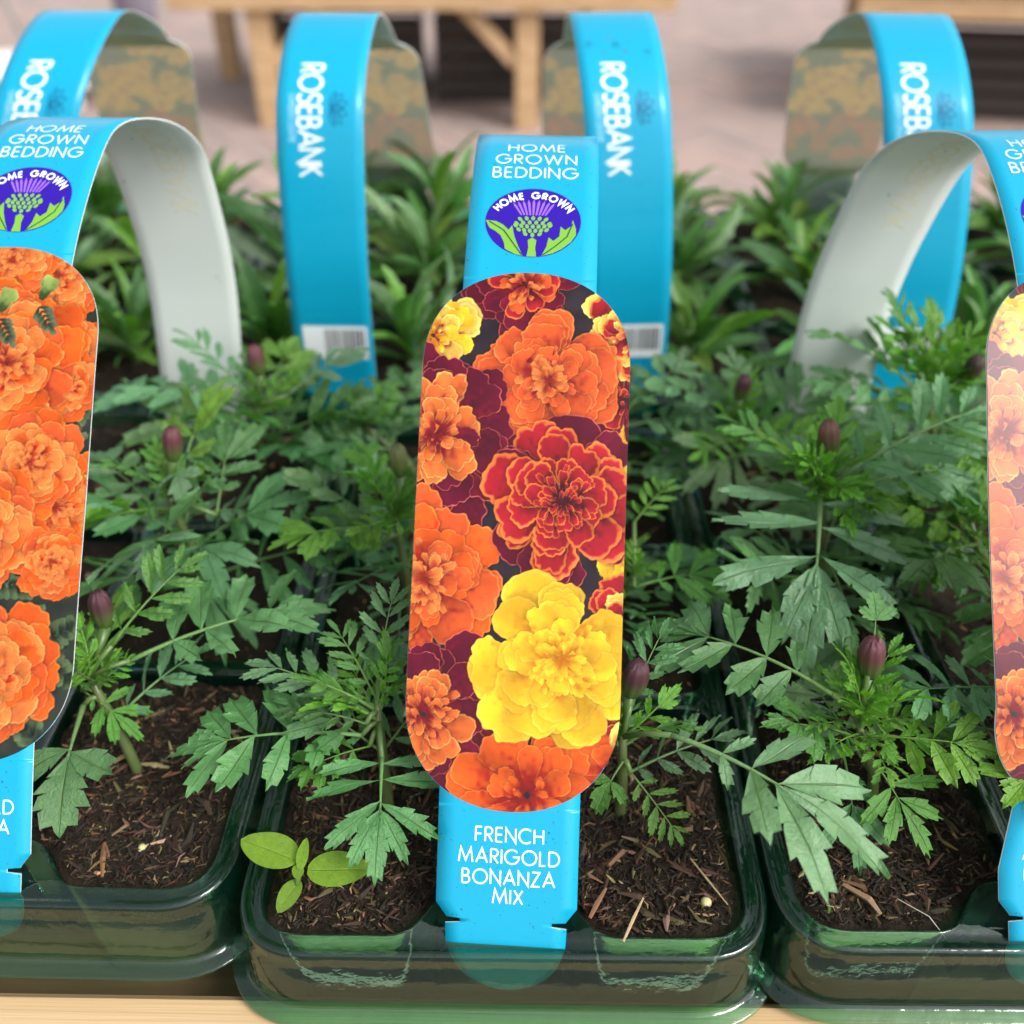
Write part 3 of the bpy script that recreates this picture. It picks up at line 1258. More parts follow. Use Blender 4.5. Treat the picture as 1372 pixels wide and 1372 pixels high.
KMM = 0.1838      # mm per photo pixel on the label


def bonanza():
    """coordinates: x from the oval's left edge, y from its top, as in the photograph"""
    p = Painter(54, 140, 9, (46, 36, 44), 5)

    def fl(px, py, r_, kind, **kw):
        lx = 547 + (1085 - py) / 717 * 14          # the oval leans a little in the photograph
        p.flower(((px - lx) * KMM) + 0.6, (py - 366) * 0.190, r_ * KMM * 1.13, kind, **kw)

    mar = [(1.0, 8, 'maroon'), (0.88, 9, 'maroon'), (0.72, 9, 'maroon'), (0.58, 8, 'maroonc'), (0.44, 8, 'maroonc'), (0.32, 8, 'maroonc'), (0.2, 6, 'maroonc'), (0.12, 5, 'maroonc')]
    redr = [(1.0, 9, 'maroon'), (0.98, 8, 'red'), (0.80, 9, 'red'), (0.64, 9, 'red'), (0.50, 9, 'red'), (0.38, 9, 'red'), (0.27, 9, 'red'), (0.17, 8, 'red')]
    yel = [(1.0, 8, 'yellow'), (0.92, 8, 'yellow'), (0.78, 9, 'yellow'), (0.62, 10, 'yellow'), (0.48, 12, 'yellow'), (0.38, 13, 'yellow'), (0.29, 12, 'yellow'), (0.21, 11, 'yellow'), (0.13, 8, 'yellow'), (0.06, 4, 'yellow')]
    fl(838, 610, 70, 'yellow', rings=yel)
    fl(848, 760, 42, 'yellow', rings=yel)
    fl(835, 545, 60, 'maroon', rings=[(1, 8, 'maroon'), (0.8, 8, 'maroon'), (0.6, 8, 'red'), (0.4, 7, 'red')])
    fl(695, 384, 76, 'maroon', rings=[(1.0, 8, 'maroon'), (0.92, 9, 'maroon'), (0.78, 9, 'maroon'), (0.60, 8, 'red'), (0.45, 7, 'orange'), (0.3, 7, 'apricot'), (0.18, 5, 'apricot')])
    fl(842, 452, 66, 'yellowred', rings=[(1.0, 8, 'yellowred'), (0.85, 8, 'red'), (0.68, 8, 'yellowred'), (0.5, 8, 'red'), (0.35, 8, 'yellowred'), (0.22, 6, 'apricot')])
    fl(568, 462, 66, 'yellowred', rings=[(1.0, 8, 'yellowred'), (0.84, 8, 'yellow'), (0.7, 8, 'yellowred'), (0.52, 8, 'yellow'), (0.38, 8, 'yellowred'), (0.25, 6, 'yellow')])
    fl(728, 518, 96, 'orange', squash=0.92, rings=[(1.0, 9, 'orange'), (0.90, 10, 'orange'), (0.76, 10, 'orange'), (0.62, 10, 'orange'), (0.48, 10, 'orange'), (0.38, 10, 'orange'), (0.29, 10, 'apricot'), (0.2, 9, 'orange'), (0.14, 7, 'apricot'), (0.08, 5, 'apricot')])
    fl(574, 594, 112, 'maroon', rings=mar)
    fl(566, 790, 104, 'orange2', rings=[(1.0, 8, 'orange'), (0.92, 9, 'orange2'), (0.78, 9, 'orange'), (0.60, 9, 'orange2'), (0.45, 9, 'orange'), (0.34, 9, 'apricot'), (0.24, 9, 'apricot'), (0.16, 7, 'apricot'), (0.09, 5, 'apricot')])
    fl(572, 965, 104, 'maroon', rings=mar)
    fl(752, 680, 98, 'red', rings=redr, squash=0.97)
    fl(842, 838, 52, 'yellowred', rings=[(1.0, 8, 'red'), (0.8, 8, 'yellowred'), (0.6, 8, 'red'), (0.4, 7, 'yellowred')])
    fl(848, 965, 50, 'red', rings=[(1.0, 8, 'maroon'), (0.8, 8, 'maroon'), (0.6, 8, 'red')])
    fl(826, 1028, 62, 'orange2', rings=[(1.0, 7, 'yellowred'), (0.8, 7, 'orange2'), (0.6, 7, 'orange2')])
    fl(712, 1062, 92, 'orange2', rings=[(1.0, 7, 'orange2'), (0.86, 7, 'orange2'), (0.68, 6, 'orange2'), (0.5, 6, 'orange2'), (0.34, 5, 'orange2'), (0.2, 4, 'orange2')])
    fl(744, 886, 106, 'yellow', rings=yel, cxo=0.12, cyo=0.0)
    return p


def all_orange():
    p = Painter(54, 140, 5.5, (44, 52, 44), 9)

    def fl(px, py, r_, kind='orange2', **kw):
        lx = -155 + (1000 - py) / 640 * 22
        p.flower((px - lx) * KMM, (py - 356) * 0.205, r_ * KMM * 1.28, kind, **kw)
    for k_ in range(95):
        p.leafy(p.rng.uniform(0, 54), p.rng.uniform(0, 140), p.rng.uniform(0, 6.28), 13, 6, (40, 56, 40), (96, 118, 80))
    big = [(1.0, 11, 'orange2'), (0.9, 12, 'orange'), (0.78, 12, 'apricot'), (0.66, 12, 'orange2'), (0.54, 12, 'apricot'), (0.43, 11, 'apricot'), (0.33, 11, 'orange2'), (0.24, 9, 'apricot'), (0.15, 7, 'apricot'), (0.08, 5, 'apricot')]
    fl(-60, 420, 80, rings=big)
    fl(-100, 620, 90, rings=big)
    fl(-70, 880, 90, rings=big)
    fl(85, 395, 62, rings=big)
    fl(15, 375, 55, 'apricot', rings=big)
    fl(95, 505, 62, 'apricot', rings=big)
    fl(110, 545, 40, 'orange', rings=big)
    fl(20, 515, 88, rings=big)
    fl(100, 700, 66, 'apricot', rings=big)
    fl(62, 645, 62, rings=big)
    fl(-10, 735, 78, rings=big)
    fl(100, 770, 40, 'apricot', rings=big)
    fl(18, 910, 78, rings=big)
    for (bx, by) in ((65, 415), (8, 432)):
        p.petal((bx + 135) * KMM, (by - 340) * 0.205, -1.2, 7, 5, srgb((70, 100, 50)), srgb((150, 175, 90)), srgb((160, 180, 100)), 0.2, 1.0)
        p.leafy((bx + 130) * KMM, (by - 335) * 0.205, 1.0, 8, 4)
    return p


def yellow_red_sheet():
    p = Painter(54, 140, 2.2, (70, 84, 50), 12)
    for k_ in range(60):
        y = p.rng.uniform(0, 140)
        p.leafy(p.rng.uniform(0, 54), y, p.rng.uniform(0, 6.28), 12, 6)
    for k_ in range(34):
        y = 6 + 58 * p.rng.random()
        p.flower(p.rng.uniform(0, 54), y, p.rng.uniform(5, 8), 'yellow', rings=[(1, 9, 'yellow'), (0.7, 9, 'yellow'), (0.3, 6, 'red')])
    for k_ in range(12):
        p.flower(p.rng.uniform(0, 54), 70 + 40 * p.rng.random(), p.rng.uniform(5, 8), 'orange', rings=[(1, 9, 'orange2'), (0.7, 9, 'orange'), (0.3, 6, 'red')])
    return p


def picture_mesh(painter, step, lift, fade=None, side=1, mat='picture'):
    n = int((S_OT - S_OB) / step)
    m_ = int(2 * HW_OVAL / step)
    ss = np.linspace(S_OB + 0.00004, S_OT - 0.00004, n)
    off = lift if side > 0 else -THK - lift
    me_, T, S = grid_mesh('picture', ss, np.linspace(-1, 1, m_), lambda s: np.maximum(oval_hw(s) - 0.00012, 0.0004), off)
    if side < 0:
        me_.flip_normals()
    x = np.clip((T + HW_OVAL) * 1000 * painter.k, 0, painter.W - 1.01)
    y = np.clip((S_OT - S) * 1000 * painter.k, 0, painter.H - 1.01)
    xi, yi = x.astype(int), y.astype(int)
    fx, fy = (x - xi)[:, None], (y - yi)[:, None]
    a = painter.a
    c = (a[yi, xi] * (1 - fx) + a[yi, xi + 1] * fx) * (1 - fy) + (a[yi + 1, xi] * (1 - fx) + a[yi + 1, xi + 1] * fx) * fy
    if fade is not None:
        c = c * fade[0] + np.array(fade[1]) * (1 - fade[0])
    color_attr(me_, 'col', np.clip(c, 0, 1))
    me_.materials.append(M[mat])
    return me_


PIC_MIX = picture_mesh(bonanza(), 0.00017, 0.00005)
PIC_ORANGE = picture_mesh(all_orange(), 0.00022, 0.00005)
_yr = yellow_red_sheet()
PIC_YEL = picture_mesh(_yr, 0.0006, 0.00005, mat='picture_thin')
PIC_PLAIN = picture_mesh(_yr, 0.0015, 0.00006, fade=(0.08, (0.75, 0.80, 0.78)), side=-1)
PIC_GHOST = picture_mesh(_yr, 0.0006, 0.00006, fade=(0.09, (1.0, 0.95, 0.78)), side=-1, mat='picture_thin')

# ---- emblem: oval with a thistle
SE0, SE1 = 0.1688, 0.1922
EC, EB, EA = (SE0 + SE1) / 2, (SE1 - SE0) / 2, 0.0127


def em(x, y):
    return (x * EA, EC + y * EB)


EMB_OVAL = print_mesh('emblem', [[em(math.cos(2 * math.pi * i / 64), math.sin(2 * math.pi * i / 64)) for i in range(64)]], 0.00006, M['purple'])
spk = []
for i in range(-4, 5):
    a = i * 0.115
    bx, by = i * 0.062, 0.17
    L = 0.50 - 0.018 * abs(i)
    dx, dy = math.sin(a), math.cos(a)
    w = 0.036
    spk.append([em(bx - w * 0.5, by), em(bx + w * 0.5, by), em(bx + dx * L * .75 + w * .8, by + dy * L * .75), em(bx + dx * L, by + dy * L), em(bx + dx * L * .75 - w * .8, by + dy * L * .75)])
EMB_SPIKE = print_mesh('spikes', spk, 0.00011, M['lilac'])
scl = []
for r_, (n, yy, wd) in enumerate([(5, 0.08, 0.27), (6, -0.045, 0.34), (7, -0.165, 0.36), (6, -0.285, 0.29), (3, -0.40, 0.15)]):
    for i in range(n):
        u = (i - (n - 1) / 2) / ((n - 1) / 2)
        cx, cy = u * wd, yy + 0.03 * u * u * (1 if r_ > 1 else -1)
        an = u * 0.55
        pts = []
        for k_ in range(10):
            th = 2 * math.pi * k_ / 10
            ex, ey = 0.042 * math.sin(th), 0.062 * math.cos(th) * (1.1 if math.cos(th) > 0 else 1)
            pts.append(em(cx + ex * math.cos(an) + ey * math.sin(an), cy - ex * math.sin(an) + ey * math.cos(an)))
        scl.append(pts[::-1])
EMB_SCALE = print_mesh('scales', scl, 0.00011, M['lime'])
lf = [(-0.18, -0.97), (-0.28, -0.72), (-0.37, -0.45), (-0.43, -0.13), (-0.50, -0.27), (-0.62, -0.12), (-0.78, -0.02), (-0.99, -0.0), (-0.90, -0.22), (-0.78, -0.30), (-0.66, -0.42), (-0.58, -0.62), (-0.55, -0.80), (-0.34, -0.93)]
rf = [(0.20, -0.97), (0.30, -0.72), (0.34, -0.45), (0.44, -0.55), (0.56, -0.42), (0.58, -0.14), (0.68, -0.24), (0.80, -0.12), (0.83, 0.06), (0.90, -0.20), (0.90, -0.38), (0.80, -0.57), (0.62, -0.76), (0.44, -0.88)]
EMB_L = print_mesh('leaf', [[em(*p) for p in lf]], 0.0001, M['lime'])
EMB_R = print_mesh('leaf', [[em(*p) for p in rf]], 0.0001, M['lime'])
EMB_STEM = print_mesh('stem', [[em(*p) for p in [(-0.10, -0.985), (-0.07, -0.75), (-0.09, -0.54), (0, -0.47), (0.09, -0.54), (0.07, -0.75), (0.10, -0.985)]]], 0.0001, M['lime'])
vein = ribbon([em(*p) for p in [(-0.20, -0.95), (-0.40, -0.62), (-0.60, -0.28), (-0.92, -0.03)]], 0.00032) + ribbon([em(*p) for p in [(0.22, -0.95), (0.5, -0.68), (0.72, -0.42), (0.83, -0.05)]], 0.00032)
EMB_VEIN = print_mesh('vein', vein, 0.00016, M['ink'])


def arc_text():
    out = []
    txt = 'HOME GROWN'
    h = 0.158
    tot = text_width(txt, 0.44)
    x = -tot / 2
    for c in txt:
        w, strokes = GLYPH[c]
        u = (x + w / 2) / (tot / 2)
        ang = u * 1.12                                  # parameter along the oval
        bx, by = 0.80 * math.sin(ang), 0.70 * math.cos(ang) - 0.02
        rot = -math.atan2(0.70 * math.sin(ang), 0.80 * math.cos(ang) * 1.25) * 0.95
        cr, sr = math.cos(rot), math.sin(rot)
        for st in strokes:
            for q in ribbon(st, 0.25):
                poly = []
                for px, py in q:
                    lx, ly = (px - w / 2) * h, py * h * 1.05
                    poly.append(((bx + lx * cr - ly * sr) * EA, EC + (by * EB + (lx * sr + ly * cr) * EA)))
                out.append(poly)
        x += w + 0.44
    return out


EMB_TEXT = print_mesh('lettering', arc_text(), 0.00017, M['white'])


def lines_mesh(lines, h, weight, sp=0.2, sx=1.0):
    polys = []
    for txt, sc_, tc_ in lines:
        polys += text_polys(txt, h, weight, lambda x, y, s0=sc_, t0=tc_: (t0 + x, s0 + y), sp, sx)
    return print_mesh('lettering', polys, 0.00007, M['white'])


TXT_NAME = lines_mesh([('FRENCH', 0.0205, 0.0003), ('MARIGOLD', 0.0153, 0.0003), ('BONANZA', 0.0102, 0.0003), ('MIX', 0.0056, 0.0003)], 0.00340, 0.125, 0.25)
TXT_HEAD = lines_mesh([('HOME', 0.2085, 0), ('GROWN', 0.2024, 0), ('BEDDING', 0.1965, 0)], 0.0041, 0.105, 0.27, 0.98)

# ---- shop name down the plain leg; reads downwards with its capitals toward -t
S_RB = 0.2505


def down(t0, s0):
    return lambda x, y: (t0 - y, s0 + x)


RB = text_polys('ROSEBANK', 0.0088, 0.135, down(0.0085, S_RB), 0.17, 0.79, anchor=0.0)
TXT_SHOP = print_mesh('lettering', RB, 0.00007, M['white'])
TXT_SMALL = print_mesh('lettering', text_polys('GARDEN CENTRE', 0.0023, 0.14, down(0.0122, S_RB + 0.013), 0.18, 0.78, anchor=0.0), 0.00007, M['paleblue'])
TXT_GHOST = print_mesh('lettering', RB, 0.00006, M['ghost'], side=-1)
lot = []
LX, LS = -0.0072, S_RB + 0.0185
for a, L, w in ((-1.25, 5.2, 2.2), (-0.75, 6.2, 2.6), (-0.25, 6.8, 2.6), (0.25, 6.8, 2.6), (0.75, 6.2, 2.6), (1.25, 5.2, 2.2), (0, 5, 2)):
    pts = []
    for k_ in range(17):
        u = k_ / 16 * 2
        f_ = u if u <= 1 else 2 - u
        ww = math.sin(math.pi * f_) * w / 2 * (1 if u <= 1 else -1)
        x, y = f_ * L * math.cos(a) - ww * math.sin(a), f_ * L * math.sin(a) + ww * math.cos(a)
        pts.append((LX + 0.003 - x * 1e-3, LS + y * 1.35e-3))
    lot += ribbon(pts, 0.00042)
LOTUS = print_mesh('flower_mark', lot, 0.00007, M['blueink'])
# ---- barcode panel
SB0, SB1 = 0.3570, 0.3725
BAR_BOX = print_mesh('barcode_panel', [[(-0.0150, SB0), (0.0130, SB0), (0.0130, SB1), (-0.0150, SB1)]], 0.00006, M['white'])
rb = random.Random(11)
bars, x = [], -0.0135
while x < 0.004:
    w = rb.choice([0.00025, 0.00025, 0.0005, 0.0008])
    bars.append([(x, SB0 + 0.0015), (x + w, SB0 + 0.0015), (x + w, SB1 - 0.0035), (x, SB1 - 0.0035)])
    x += w + rb.choice([0.0003, 0.0003, 0.0006])
BARS = print_mesh('bars', bars, 0.00011, M['black'])
BAND = band_mesh()


def sheared(me_, lean, curl, bulge=0.0, legx=0.0, picx=0.0):
    """the same sheet leaning sideways: moves points across in proportion to their height"""
    m2 = me_.copy()
    co = np.zeros(len(m2.vertices) * 3, dtype=np.float32)
    m2.vertices.foreach_get('co', co)
    co = co.reshape(-1, 3)
    z_ = np.clip(co[:, 2], 0, None)
    co[:, 0] += lean * z_ * z_ / 0.142 + curl * co[:, 1] + bulge * np.where(co[:, 1] < 0.13, np.clip((z_ - 0.014) / 0.03, 0, 1), np.clip(z_ / 0.12, 0, 1))
    hz = smooth(z_, -0.03, 0.09)
    co[:, 0] += legx * hz * smooth(co[:, 1], 0.150, 0.205) + picx * hz * smooth(-co[:, 1], -0.165, -0.10)
    m2.vertices.foreach_set('co', co.ravel())
    m2.update()
    return m2


def make_label(x, y, rz, lean, curl, label, group, pic, front, dz=0.0, bulge=0.0, legx=0.0, picx=0.0, drops=False):
    o_ = empty('plant_label', (x, y, RIM + dz), rz)
    tag(o_, label, 'plant label', group)
    sh_ = lambda me_: sheared(me_, lean, curl, bulge, legx, picx)
    link('band', sh_(BAND), parent=o_)
    link('picture', sh_(pic), parent=o_)
    e = link('emblem', sh_(EMB_OVAL), parent=o_)
    for nm, me_ in (('spikes', EMB_SPIKE), ('scales', EMB_SCALE), ('leaf', EMB_L), ('leaf', EMB_R), ('stem', EMB_STEM), ('vein', EMB_VEIN), ('lettering', EMB_TEXT)):
        link(nm, sh_(me_), parent=e)
    link('name_lettering', sh_(TXT_NAME), parent=o_)
    link('heading_lettering', sh_(TXT_HEAD), parent=o_)
    link('shop_lettering', sh_(TXT_SHOP), parent=o_)
    link('small_lettering', sh_(TXT_SMALL), parent=o_)
    link('flower_mark', sh_(LOTUS), parent=o_)
    b = link('barcode_panel', sh_(BAR_BOX), parent=o_)
    link('bars', sh_(BARS), parent=b)
    if drops:
        for t_, s_, r_ in ((0.0115, 0.2400, 0.0011), (0.0010, 0.2405, 0.0012), (-0.0025, 0.2440, 0.0008), (0.0060, 0.2450, 0.0005), (-0.0110, 0.2445, 0.0009), (0.0035, 0.2360, 0.0006)):
            bm_ = bmesh.new()
            bmesh.ops.create_icosphere(bm_, subdivisions=3, radius=1)
            for v_ in bm_.verts:
                c_ = v_.co
                v_.co = Vector(lmap(t_ + c_.x * r_, s_ + c_.y * r_ * 1.25, 0.00002 + max(c_.z, -0.05) * r_ * 0.55))
            for f_ in bm_.faces:
                f_.smooth = True
            dm = bpy.data.meshes.new('water_drop')
            bm_.to_mesh(dm)
            bm_.free()
            dm.materials.append(M['water'])
            link('water_drop', sh_(dm), parent=o_)
    if front:
        link('show_through_lettering', sh_(TXT_GHOST), parent=o_)
        link('picture_reverse', sh_(PIC_PLAIN), parent=o_)
    else:
        link('show_through_picture', sh_(PIC_GHOST), parent=o_)
    return o_


FL, BL = 'arched labels on the marigold packs', 'arched labels on the strap-leaved packs'
make_label(-0.0035, 0.1320, R(-3.0), 0.012, -0.022, 'arched label with big yellow bloom in picture, reading french marigold bonanza mix', FL, PIC_MIX, True)
make_label(-0.1412, 0.1437, R(-0.5), 0.012, 0.005, 'arched label with an all-orange flower picture, standing in the green pack', FL, PIC_ORANGE, True, 0.0012, legx=0.009)
make_label(0.1335, 0.1345, R(1.2), 0.05, -0.020, 'arched mixed-flower label whose bare grey-white inside shows behind it', FL, PIC_MIX, True, 0.0012, 0.0095, legx=-0.009)
BLL = ['blue arched label leaning over toward its neighbour, shop name partly hidden',
       'blue arched label with complete shop name and a barcode near its foot',
       'blue arched label with water drops near its crown, partly behind the flower label',
       'blue arched label twisted so its yellowish printed reverse shows beside it']
for i, (x, ln, cu) in enumerate(((-0.2255, -0.22, -0.02), (-0.0775, -0.02, 0.0), (0.0335, 0.055, 0.0), (0.1850, 0.11, 0.02))):
    make_label(x, 0.3790 + (0.002, 0, 0.003, 0.001)[i] + 0.235 - 0.0035 , R(180 + (2, -1.5, 3, -4)[i]), ln, cu, BLL[i], BL, PIC_YEL, False, 0.001, picx=(-0.012, 0, 0, 0.012)[i], drops=(i == 2))


# ------------------------------------------------------------------ leaves
def leaflet(L, W, teeth, rn, base=0.12, wide=0.5, fold=0.22, curl=0.18, tooth=0.34):
    """one serrated leaflet along +x: verts, faces, vein"""
    st = [(0.0, 0.06, 0), (0.05, 0.09, 0)]
    n = teeth

    def shape(s):
        if s < wide:
            return base + (1 - base) * math.sin(s / wide * math.pi / 2) ** 1.15
        u = (s - wide) / (1 - wide)
        return max(0.0, 1 - u ** 1.7)
    for k_ in range(n):
        s0 = 0.14 + 0.78 * k_ / n
        ds = 0.78 / n
        st.append((s0, shape(s0) * 0.90, 0))
        st.append((s0 + ds * 0.72, shape(s0 + ds * 0.5) * 1.04 + 0.04, 1))
        st.append((s0 + ds * 0.80, shape(s0 + ds * 0.8) * (1 - tooth), 0))
    st += [(0.95, shape(0.95) * 0.8, 0), (1.0, 0.012, 0)]
    fr = [-1, -0.55, -0.07, 0, 0.07, 0.55, 1]
    V, F, A = [], [], []
    jl = [rn.uniform(0.82, 1.12) for _ in st]
    jr = [rn.uniform(0.82, 1.12) for _ in st]
    ph = rn.uniform(0, 6)
    for i, (s, w, tip) in enumerate(st):
        for f_ in fr:
            jj = jl[i] if f_ < 0 else jr[i]
            y = f_ * w * W / 2 * (1 if abs(f_) < 1 else jj)
            x = s * L + (tip * 0.045 * L * rn.uniform(0.4, 1.4) if abs(f_) == 1 else 0)
            z = abs(y) * fold - curl * L * s * s + 0.028 * L * math.sin(5 * s + ph + f_ * 1.8) * (0.4 + s)
            V.append(Vector((x, y, z)))
            A.append(1.0 if f_ == 0 else (0.28 if abs(f_) == 0.55 and i % 3 == 0 else 0.0))
    m_ = len(fr)
    for i in range(len(st) - 1):
        for j in range(m_ - 1):
            F.append((i * m_ + j, (i + 1) * m_ + j, (i + 1) * m_ + j + 1, i * m_ + j + 1))
    return V, F, A


def compound_leaf(seed, kind):
    """a pinnate marigold leaf, unit length along +x"""
    rn = random.Random(seed)
    V, F, A = [], [], []

    def add(v, f, a, mat):
        b = len(V)
        V.extend([mat @ x for x in v])
        F.extend([tuple(i + b for i in q) for q in f])
        A.extend(a)
    # (place on the rachis, length, angle), then the terminal leaflet and its side lobes
    SPEC = {
        'mature': ([(0.20, 0.27, 72), (0.36, 0.37, 70), (0.53, 0.40, 66), (0.68, 0.36, 58)], (0.69, 0.33, 0.40), [(0.73, 0.22, 30)], 0.43, 3, 0.0105),
        'broad': ([(0.20, 0.17, 60), (0.35, 0.40, 68), (0.46, 0.46, 43)], (0.49, 0.52, 0.30), [], 0.37, 3, 0.011),
        'fan': ([(0.05, 0.50, 86), (0.20, 0.56, 84), (0.40, 0.54, 54)], (0.43, 0.57, 0.32), [(0.45, 0.48, 24)], 0.30, 4, 0.016),
        'young': ([(0.14, 0.25, 60), (0.29, 0.33, 58), (0.45, 0.36, 54), (0.60, 0.33, 48), (0.73, 0.26, 42)], (0.76, 0.26, 0.34), [], 0.29, 4, 0.011),
        'trefoil': ([(0.40, 0.46, 62)], (0.42, 0.58, 0.66), [], 0.56, 3, 0.020),
        'tuft': ([(0.25, 0.30, 40), (0.45, 0.32, 36), (0.62, 0.28, 32)], (0.62, 0.38, 0.36), [], 0.34, 3, 0.02),
    }
    pairs, term, lobes, wm, teeth, rr = SPEC[kind]
    big = kind in ('broad', 'fan', 'trefoil')
    for (x, sz, ang) in pairs:
        for sd_ in (-1, 1):
            L_ = sz * rn.uniform(0.90, 1.10)
            v, f, a = leaflet(L_, L_ * wm * rn.uniform(0.88, 1.12), teeth, rn, base=0.05, wide=rn.uniform(0.48, 0.60),
                              curl=rn.uniform(0.0, 0.22), fold=rn.uniform(0.10, 0.28))
            mat = (Matrix.Translation((x + rn.uniform(-0.018, 0.018), 0, 0.004)) @ Matrix.Rotation(sd_ * (R(ang) + rn.gauss(0, 0.09)), 4, 'Z')
                   @ Matrix.Rotation(rn.gauss(-0.10, 0.13), 4, 'Y') @ Matrix.Rotation(sd_ * rn.gauss(-0.18, 0.2), 4, 'X'))
            add(v, f, a, mat)
    xt, Lt, wt = term
    v, f, a = leaflet(Lt, Lt * wt, teeth + 1, rn, base=0.06, curl=0.12, fold=0.2, wide=0.55)
    add(v, f, a, Matrix.Translation((xt, 0, 0.004)) @ Matrix.Rotation(rn.gauss(0, 0.08), 4, 'Z'))
    for (x, sz, ang) in lobes:
        for sd_ in (-1, 1):
            v, f, a = leaflet(sz * rn.uniform(0.85, 1.1), sz * 0.34, teeth, rn, base=0.10, curl=0.08, fold=0.15)
            add(v, f, a, Matrix.Translation((x, 0, 0.003 - 0.002 * sd_)) @ Matrix.Rotation(sd_ * (R(ang) + rn.gauss(0, 0.06)), 4, 'Z'))
    # rachis
    pth = [(t, 0, 0) for t in np.linspace(0, xt + 0.05, 9)]
    v, f = tube(pth, [rr * (1.25 - 0.85 * t / 8) for t in range(9)], 6)
    add(v, f, [0.9] * len(v), Matrix.Identity(4))
    # arch of the whole leaf and a slight sideways sweep
    arch, sweep = rn.uniform(0.10, 0.22), rn.uniform(-0.08, 0.08)
    for p in V:
        p.z += arch * (4 * p.x * (1 - p.x)) * 0.5
        p.y += sweep * p.x * p.x
    me_ = mesh('leaf', V, F)
    float_attr(me_, 'vein', A)
    me_.materials.append(M['leaf'])
    return me_


LEAF = {k_: [compound_leaf(s_ * 31 + hash_, k_) for s_ in range(5)] for hash_, k_ in ((1, 'mature'), (2, 'broad'), (3, 'young'), (4, 'trefoil'), (5, 'tuft'), (6, 'fan'))}


def bud_mesh():
    V, F, A = [], [], []
    n, m_ = 36, 12
    for i in range(m_ + 1):
        u = i / m_
        r = float(np.interp(u, [0, 0.10, 0.25, 0.45, 0.70, 0.88, 0.96, 1.0], [0.13, 0.22, 0.29, 0.325, 0.325, 0.28, 0.22, 0.13]))
        z = u
        for k_ in range(n):
            w = 2 * math.pi * k_ / n
            rr = r * (1 + 0.03 * math.cos(3 * w) + 0.10 * abs(math.cos(4.5 * w)) - 0.05)
            V.append(Vector((rr * math.cos(w), rr * math.sin(w), z + (0.06 * (k_ % 4 == 0) if i == m_ else 0))))
            A.append(u)
    for i in range(m_):
        for k_ in range(n):
            F.append((i * n + k_, i * n + (k_ + 1) % n, (i + 1) * n + (k_ + 1) % n, (i + 1) * n + k_))
    F.append(tuple(m_ * n + k_ for k_ in range(n)))
    F.append(tuple(range(n))[::-1])
    me_ = mesh('bud', V, F)
    float_attr(me_, 'vein', A)
    me_.materials.append(M['bud'])
    return me_


BUD = bud_mesh()
MATURE = [(0.076, 0.190, 0.066), (0.086, 0.205, 0.078), (0.062, 0.165, 0.050), (0.112, 0.235, 0.105)]
FRESH = [(0.072, 0.200, 0.026), (0.090, 0.240, 0.020), (0.066, 0.185, 0.032), (0.110, 0.260, 0.022)]


def orient(o_, base, tip, roll, length_scale=1.0):
    """lay a unit leaf (along +x) from base to tip, its face up except for roll"""
    x = (tip - base)
    L = x.length
    x = x.normalized()
    z = Vector((0, 0, 1)) - x * x.z
    if z.length < 0.25:
        z = Vector((0, -1, 0)) - x * (-x.y)
    z.normalize()
    y = z.cross(x)
    m3 = Matrix((x, y, z)).transposed() @ Matrix.Rotation(roll, 3, 'X')
    s = L * length_scale
    o_.matrix_basis = Matrix.Translation(base) @ m3.to_4x4() @ Matrix.Diagonal((s, s, s, 1))


